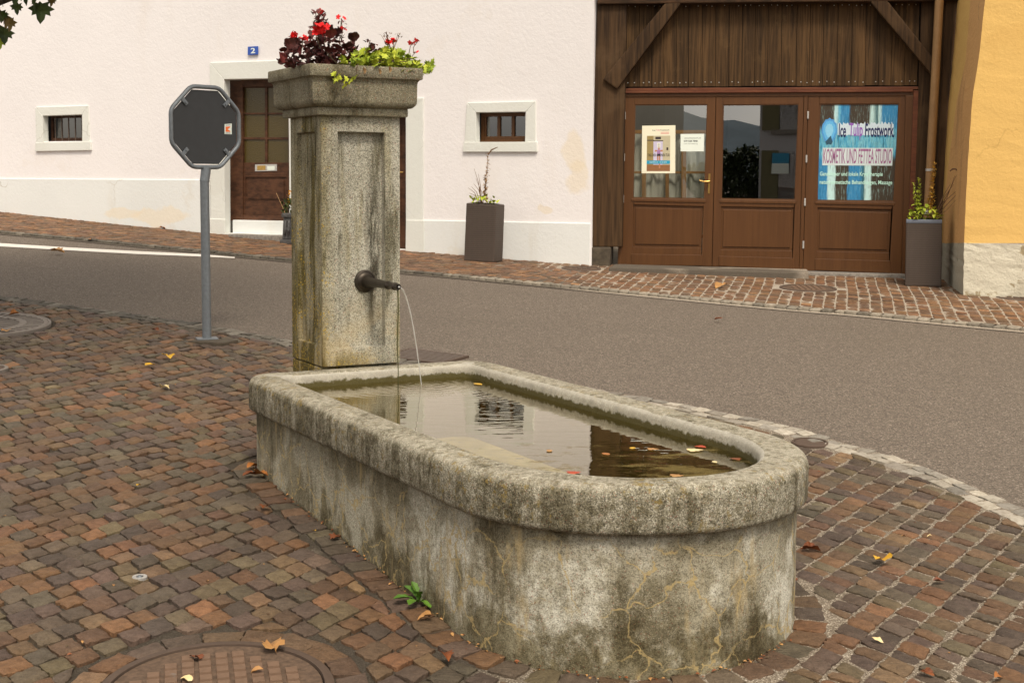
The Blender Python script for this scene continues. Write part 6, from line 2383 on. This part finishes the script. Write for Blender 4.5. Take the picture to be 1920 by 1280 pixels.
M['shutter'] = plain('olive_shutter', (.14, .125, .06), .7, 0, .1, 10, .1)
M['farwall'] = plaster_mat('grey_white_wall', (.46, .45, .46), (.3, .28, .26), .2, .1)
M['darkwood'] = wood_mat('dark_barn_wood', (.035, .028, .022), (.06, .05, .04), 'z', .9)
M['darkroof'] = plain('dark_roof', (.045, .035, .03), .9, 0, .3, 8, .2)
M['greypipe'] = plain('dark_grey_corner', (.06, .06, .07), .6, 0, .1, 10, 0)
gable_house('town_house', 'pale town house with shuttered windows mirrored in the middle glazed door', -3.0, 11, -23, -13, 6.0, 3.0, M['farwall'], M['darkroof'],
            [(-2.0, 1.1, .8, 1.35), (.4, 1.1, .8, 1.35), (-2.0, 3.1, .8, 1.5), (.4, 3.1, .8, 1.5), (2.8, 3.1, .8, 1.5), (5.2, 1.1, .8, 1.35), (5.2, 3.1, .8, 1.5), (7.6, 3.1, .8, 1.5)])
gable_house('dark_barn', 'dark wooden barn mirrored in the upper left of the left glazed door', -22, -7.0, -19.5, -17, 7.5, 1.2, M['darkwood'], M['darkroof'], [])
nb = thing('notice_board', 'turquoise and white notice board mirrored in the middle glazed door', 'notice board', (-2.35, -12.9, 1.8))
m = MB(); m.box((-2.35, -12.9, 1.8), .5, .04, .3, 0, 0); m.box((-2.35, -12.9, 2.1), .5, .04, .3, 0, 1)
m.build('board_panel', [M['whitepaper'], plain('turquoise_print', (.03, .25, .42), .5, 0, 0, 10, 0)], nb)
t2 = thing('garden_tree', 'dark bushy tree mirrored low in the middle glazed door', 'tree', (-5.4, -20, -.2))
m = MB(); m.tube([(-5.4, -20, -.4), (-5.3, -20, 1.2), (-5.4, -20.1, 2.2)], [.16, .12, .05], 8); m.build('trunk', M['bark'], t2)
m = MB()
for k in range(9000):
    d = rng.normal(0, 1, 3); d /= np.linalg.norm(d)
    c = np.array([-5.4, -20, 1.4]) + d * rng.uniform(.5, 1.0) ** .5 * np.array([1.5, 1.4, 1.35]) * (1 + .18 * math.sin(d[0] * 7 + d[2] * 5))
    put_leaf(m, OVAL, c, rng.uniform(.13, .20), rmat(rng.uniform(0, 6.3), rng.uniform(-1.2, 1.2), 0), .2, .1, 0)
m.build('crown', M['darkgreen'], t2, fixn=False)
# wooded hills on the horizon behind
hx = np.linspace(-900, 700, 90); hy = np.linspace(-1300, -620, 26)
HX, HY = np.meshgrid(hx, hy, indexing='ij')
rid = 42 + 26 * np.sin(HX / 210 + 1) + 13 * np.sin(HX / 77) + 4 * np.sin(HX / 23) + rng.normal(0, 1.5, HX.shape)
HZ = -4 + (rid + 4) * np.exp(-((HY + 960) / 170) ** 2) * 1.15
ii, jj = np.meshgrid(np.arange(89), np.arange(25), indexing='ij'); q = (ii * 26 + jj).ravel()
M['hill'] = plain('wooded_hill', (.075, .105, .13), 1, 0, .3, .03, 0)
tag(np_mesh('hills', np.c_[HX.ravel(), HY.ravel(), HZ.ravel()], np.c_[q, q + 26, q + 27, q + 1], M['hill']), kind='structure')

# ================================================================== light, sky, camera
SUN_EL, SUN_AZ = R(56), R(168)      # azimuth clockwise from +Y
sd = Vector((math.sin(SUN_AZ) * math.cos(SUN_EL), math.cos(SUN_AZ) * math.cos(SUN_EL), math.sin(SUN_EL)))
L = bpy.data.lights.new('sun', 'SUN'); L.energy = SUN_E; L.angle = R(13); L.color = (1, .88, .72)
lo = bpy.data.objects.new('sun', L); COL.objects.link(lo)
lo.rotation_euler = sd.to_track_quat('Z', 'Y').to_euler()
lo.location = (10, -10, 20)
wld = bpy.data.worlds.new('World'); sc.world = wld; wld.use_nodes = True
nt = wld.node_tree; nt.nodes.clear()
sky = nt.nodes.new('ShaderNodeTexSky'); sky.sky_type = 'NISHITA'; sky.sun_disc = False
sky.sun_elevation = SUN_EL; sky.sun_rotation = SUN_AZ; sky.altitude = 450; sky.air_density = 1.0; sky.dust_density = 3.0; sky.ozone_density = 1.0
hs = nt.nodes.new('ShaderNodeHueSaturation'); hs.inputs['Saturation'].default_value = .10
tcn = nt.nodes.new('ShaderNodeTexCoord')
mp = nt.nodes.new('ShaderNodeMapping'); mp.inputs['Scale'].default_value = (1, 1, 3.5)
nz = nt.nodes.new('ShaderNodeTexNoise'); nz.inputs['Scale'].default_value = 2.2; nz.inputs['Detail'].default_value = 5; nz.inputs['Roughness'].default_value = .55
cr = nt.nodes.new('ShaderNodeValToRGB'); cr.color_ramp.elements[0].position = .35; cr.color_ramp.elements[1].position = .65
cr.color_ramp.elements[0].color = (.72, .70, .68, 1); cr.color_ramp.elements[1].color = (1.24, 1.14, .98, 1)
mul = nt.nodes.new('ShaderNodeMix'); mul.data_type = 'RGBA'; mul.blend_type = 'MULTIPLY'; mul.inputs[0].default_value = 1
bg = nt.nodes.new('ShaderNodeBackground'); bg.inputs[1].default_value = SKY_S
wo = nt.nodes.new('ShaderNodeOutputWorld')
l = nt.links.new
l(sky.outputs[0], hs.inputs['Color']); l(tcn.outputs['Generated'], mp.inputs[0]); l(mp.outputs[0], nz.inputs['Vector']); l(nz.outputs['Fac'], cr.inputs[0])
l(hs.outputs[0], mul.inputs[6]); l(cr.outputs[0], mul.inputs[7]); l(mul.outputs[2], bg.inputs[0]); l(bg.outputs[0], wo.inputs[0])

cam = bpy.data.cameras.new('camera'); co = bpy.data.objects.new('camera', cam); COL.objects.link(co)
cam.sensor_fit = 'HORIZONTAL'; cam.sensor_width = 36; cam.lens = 36 * F / 1920
cam.shift_y = (CY - 640) / 1920
cam.clip_start = .05; cam.clip_end = 5000
co.matrix_world = Matrix.Translation((0, 0, CH)) @ (Matrix.Rotation(math.pi / 2 - PT, 4, 'X') @ Matrix.Rotation(ROLL, 4, 'Z'))
sc.camera = co
sc.view_settings.view_transform = 'Standard'; sc.view_settings.look = 'None'; sc.view_settings.gamma = 1; sc.view_settings.exposure = EXPO
sc.cycles.max_bounces = 8; sc.cycles.transparent_max_bounces = 12
sc.cycles.sample_clamp_indirect = 6
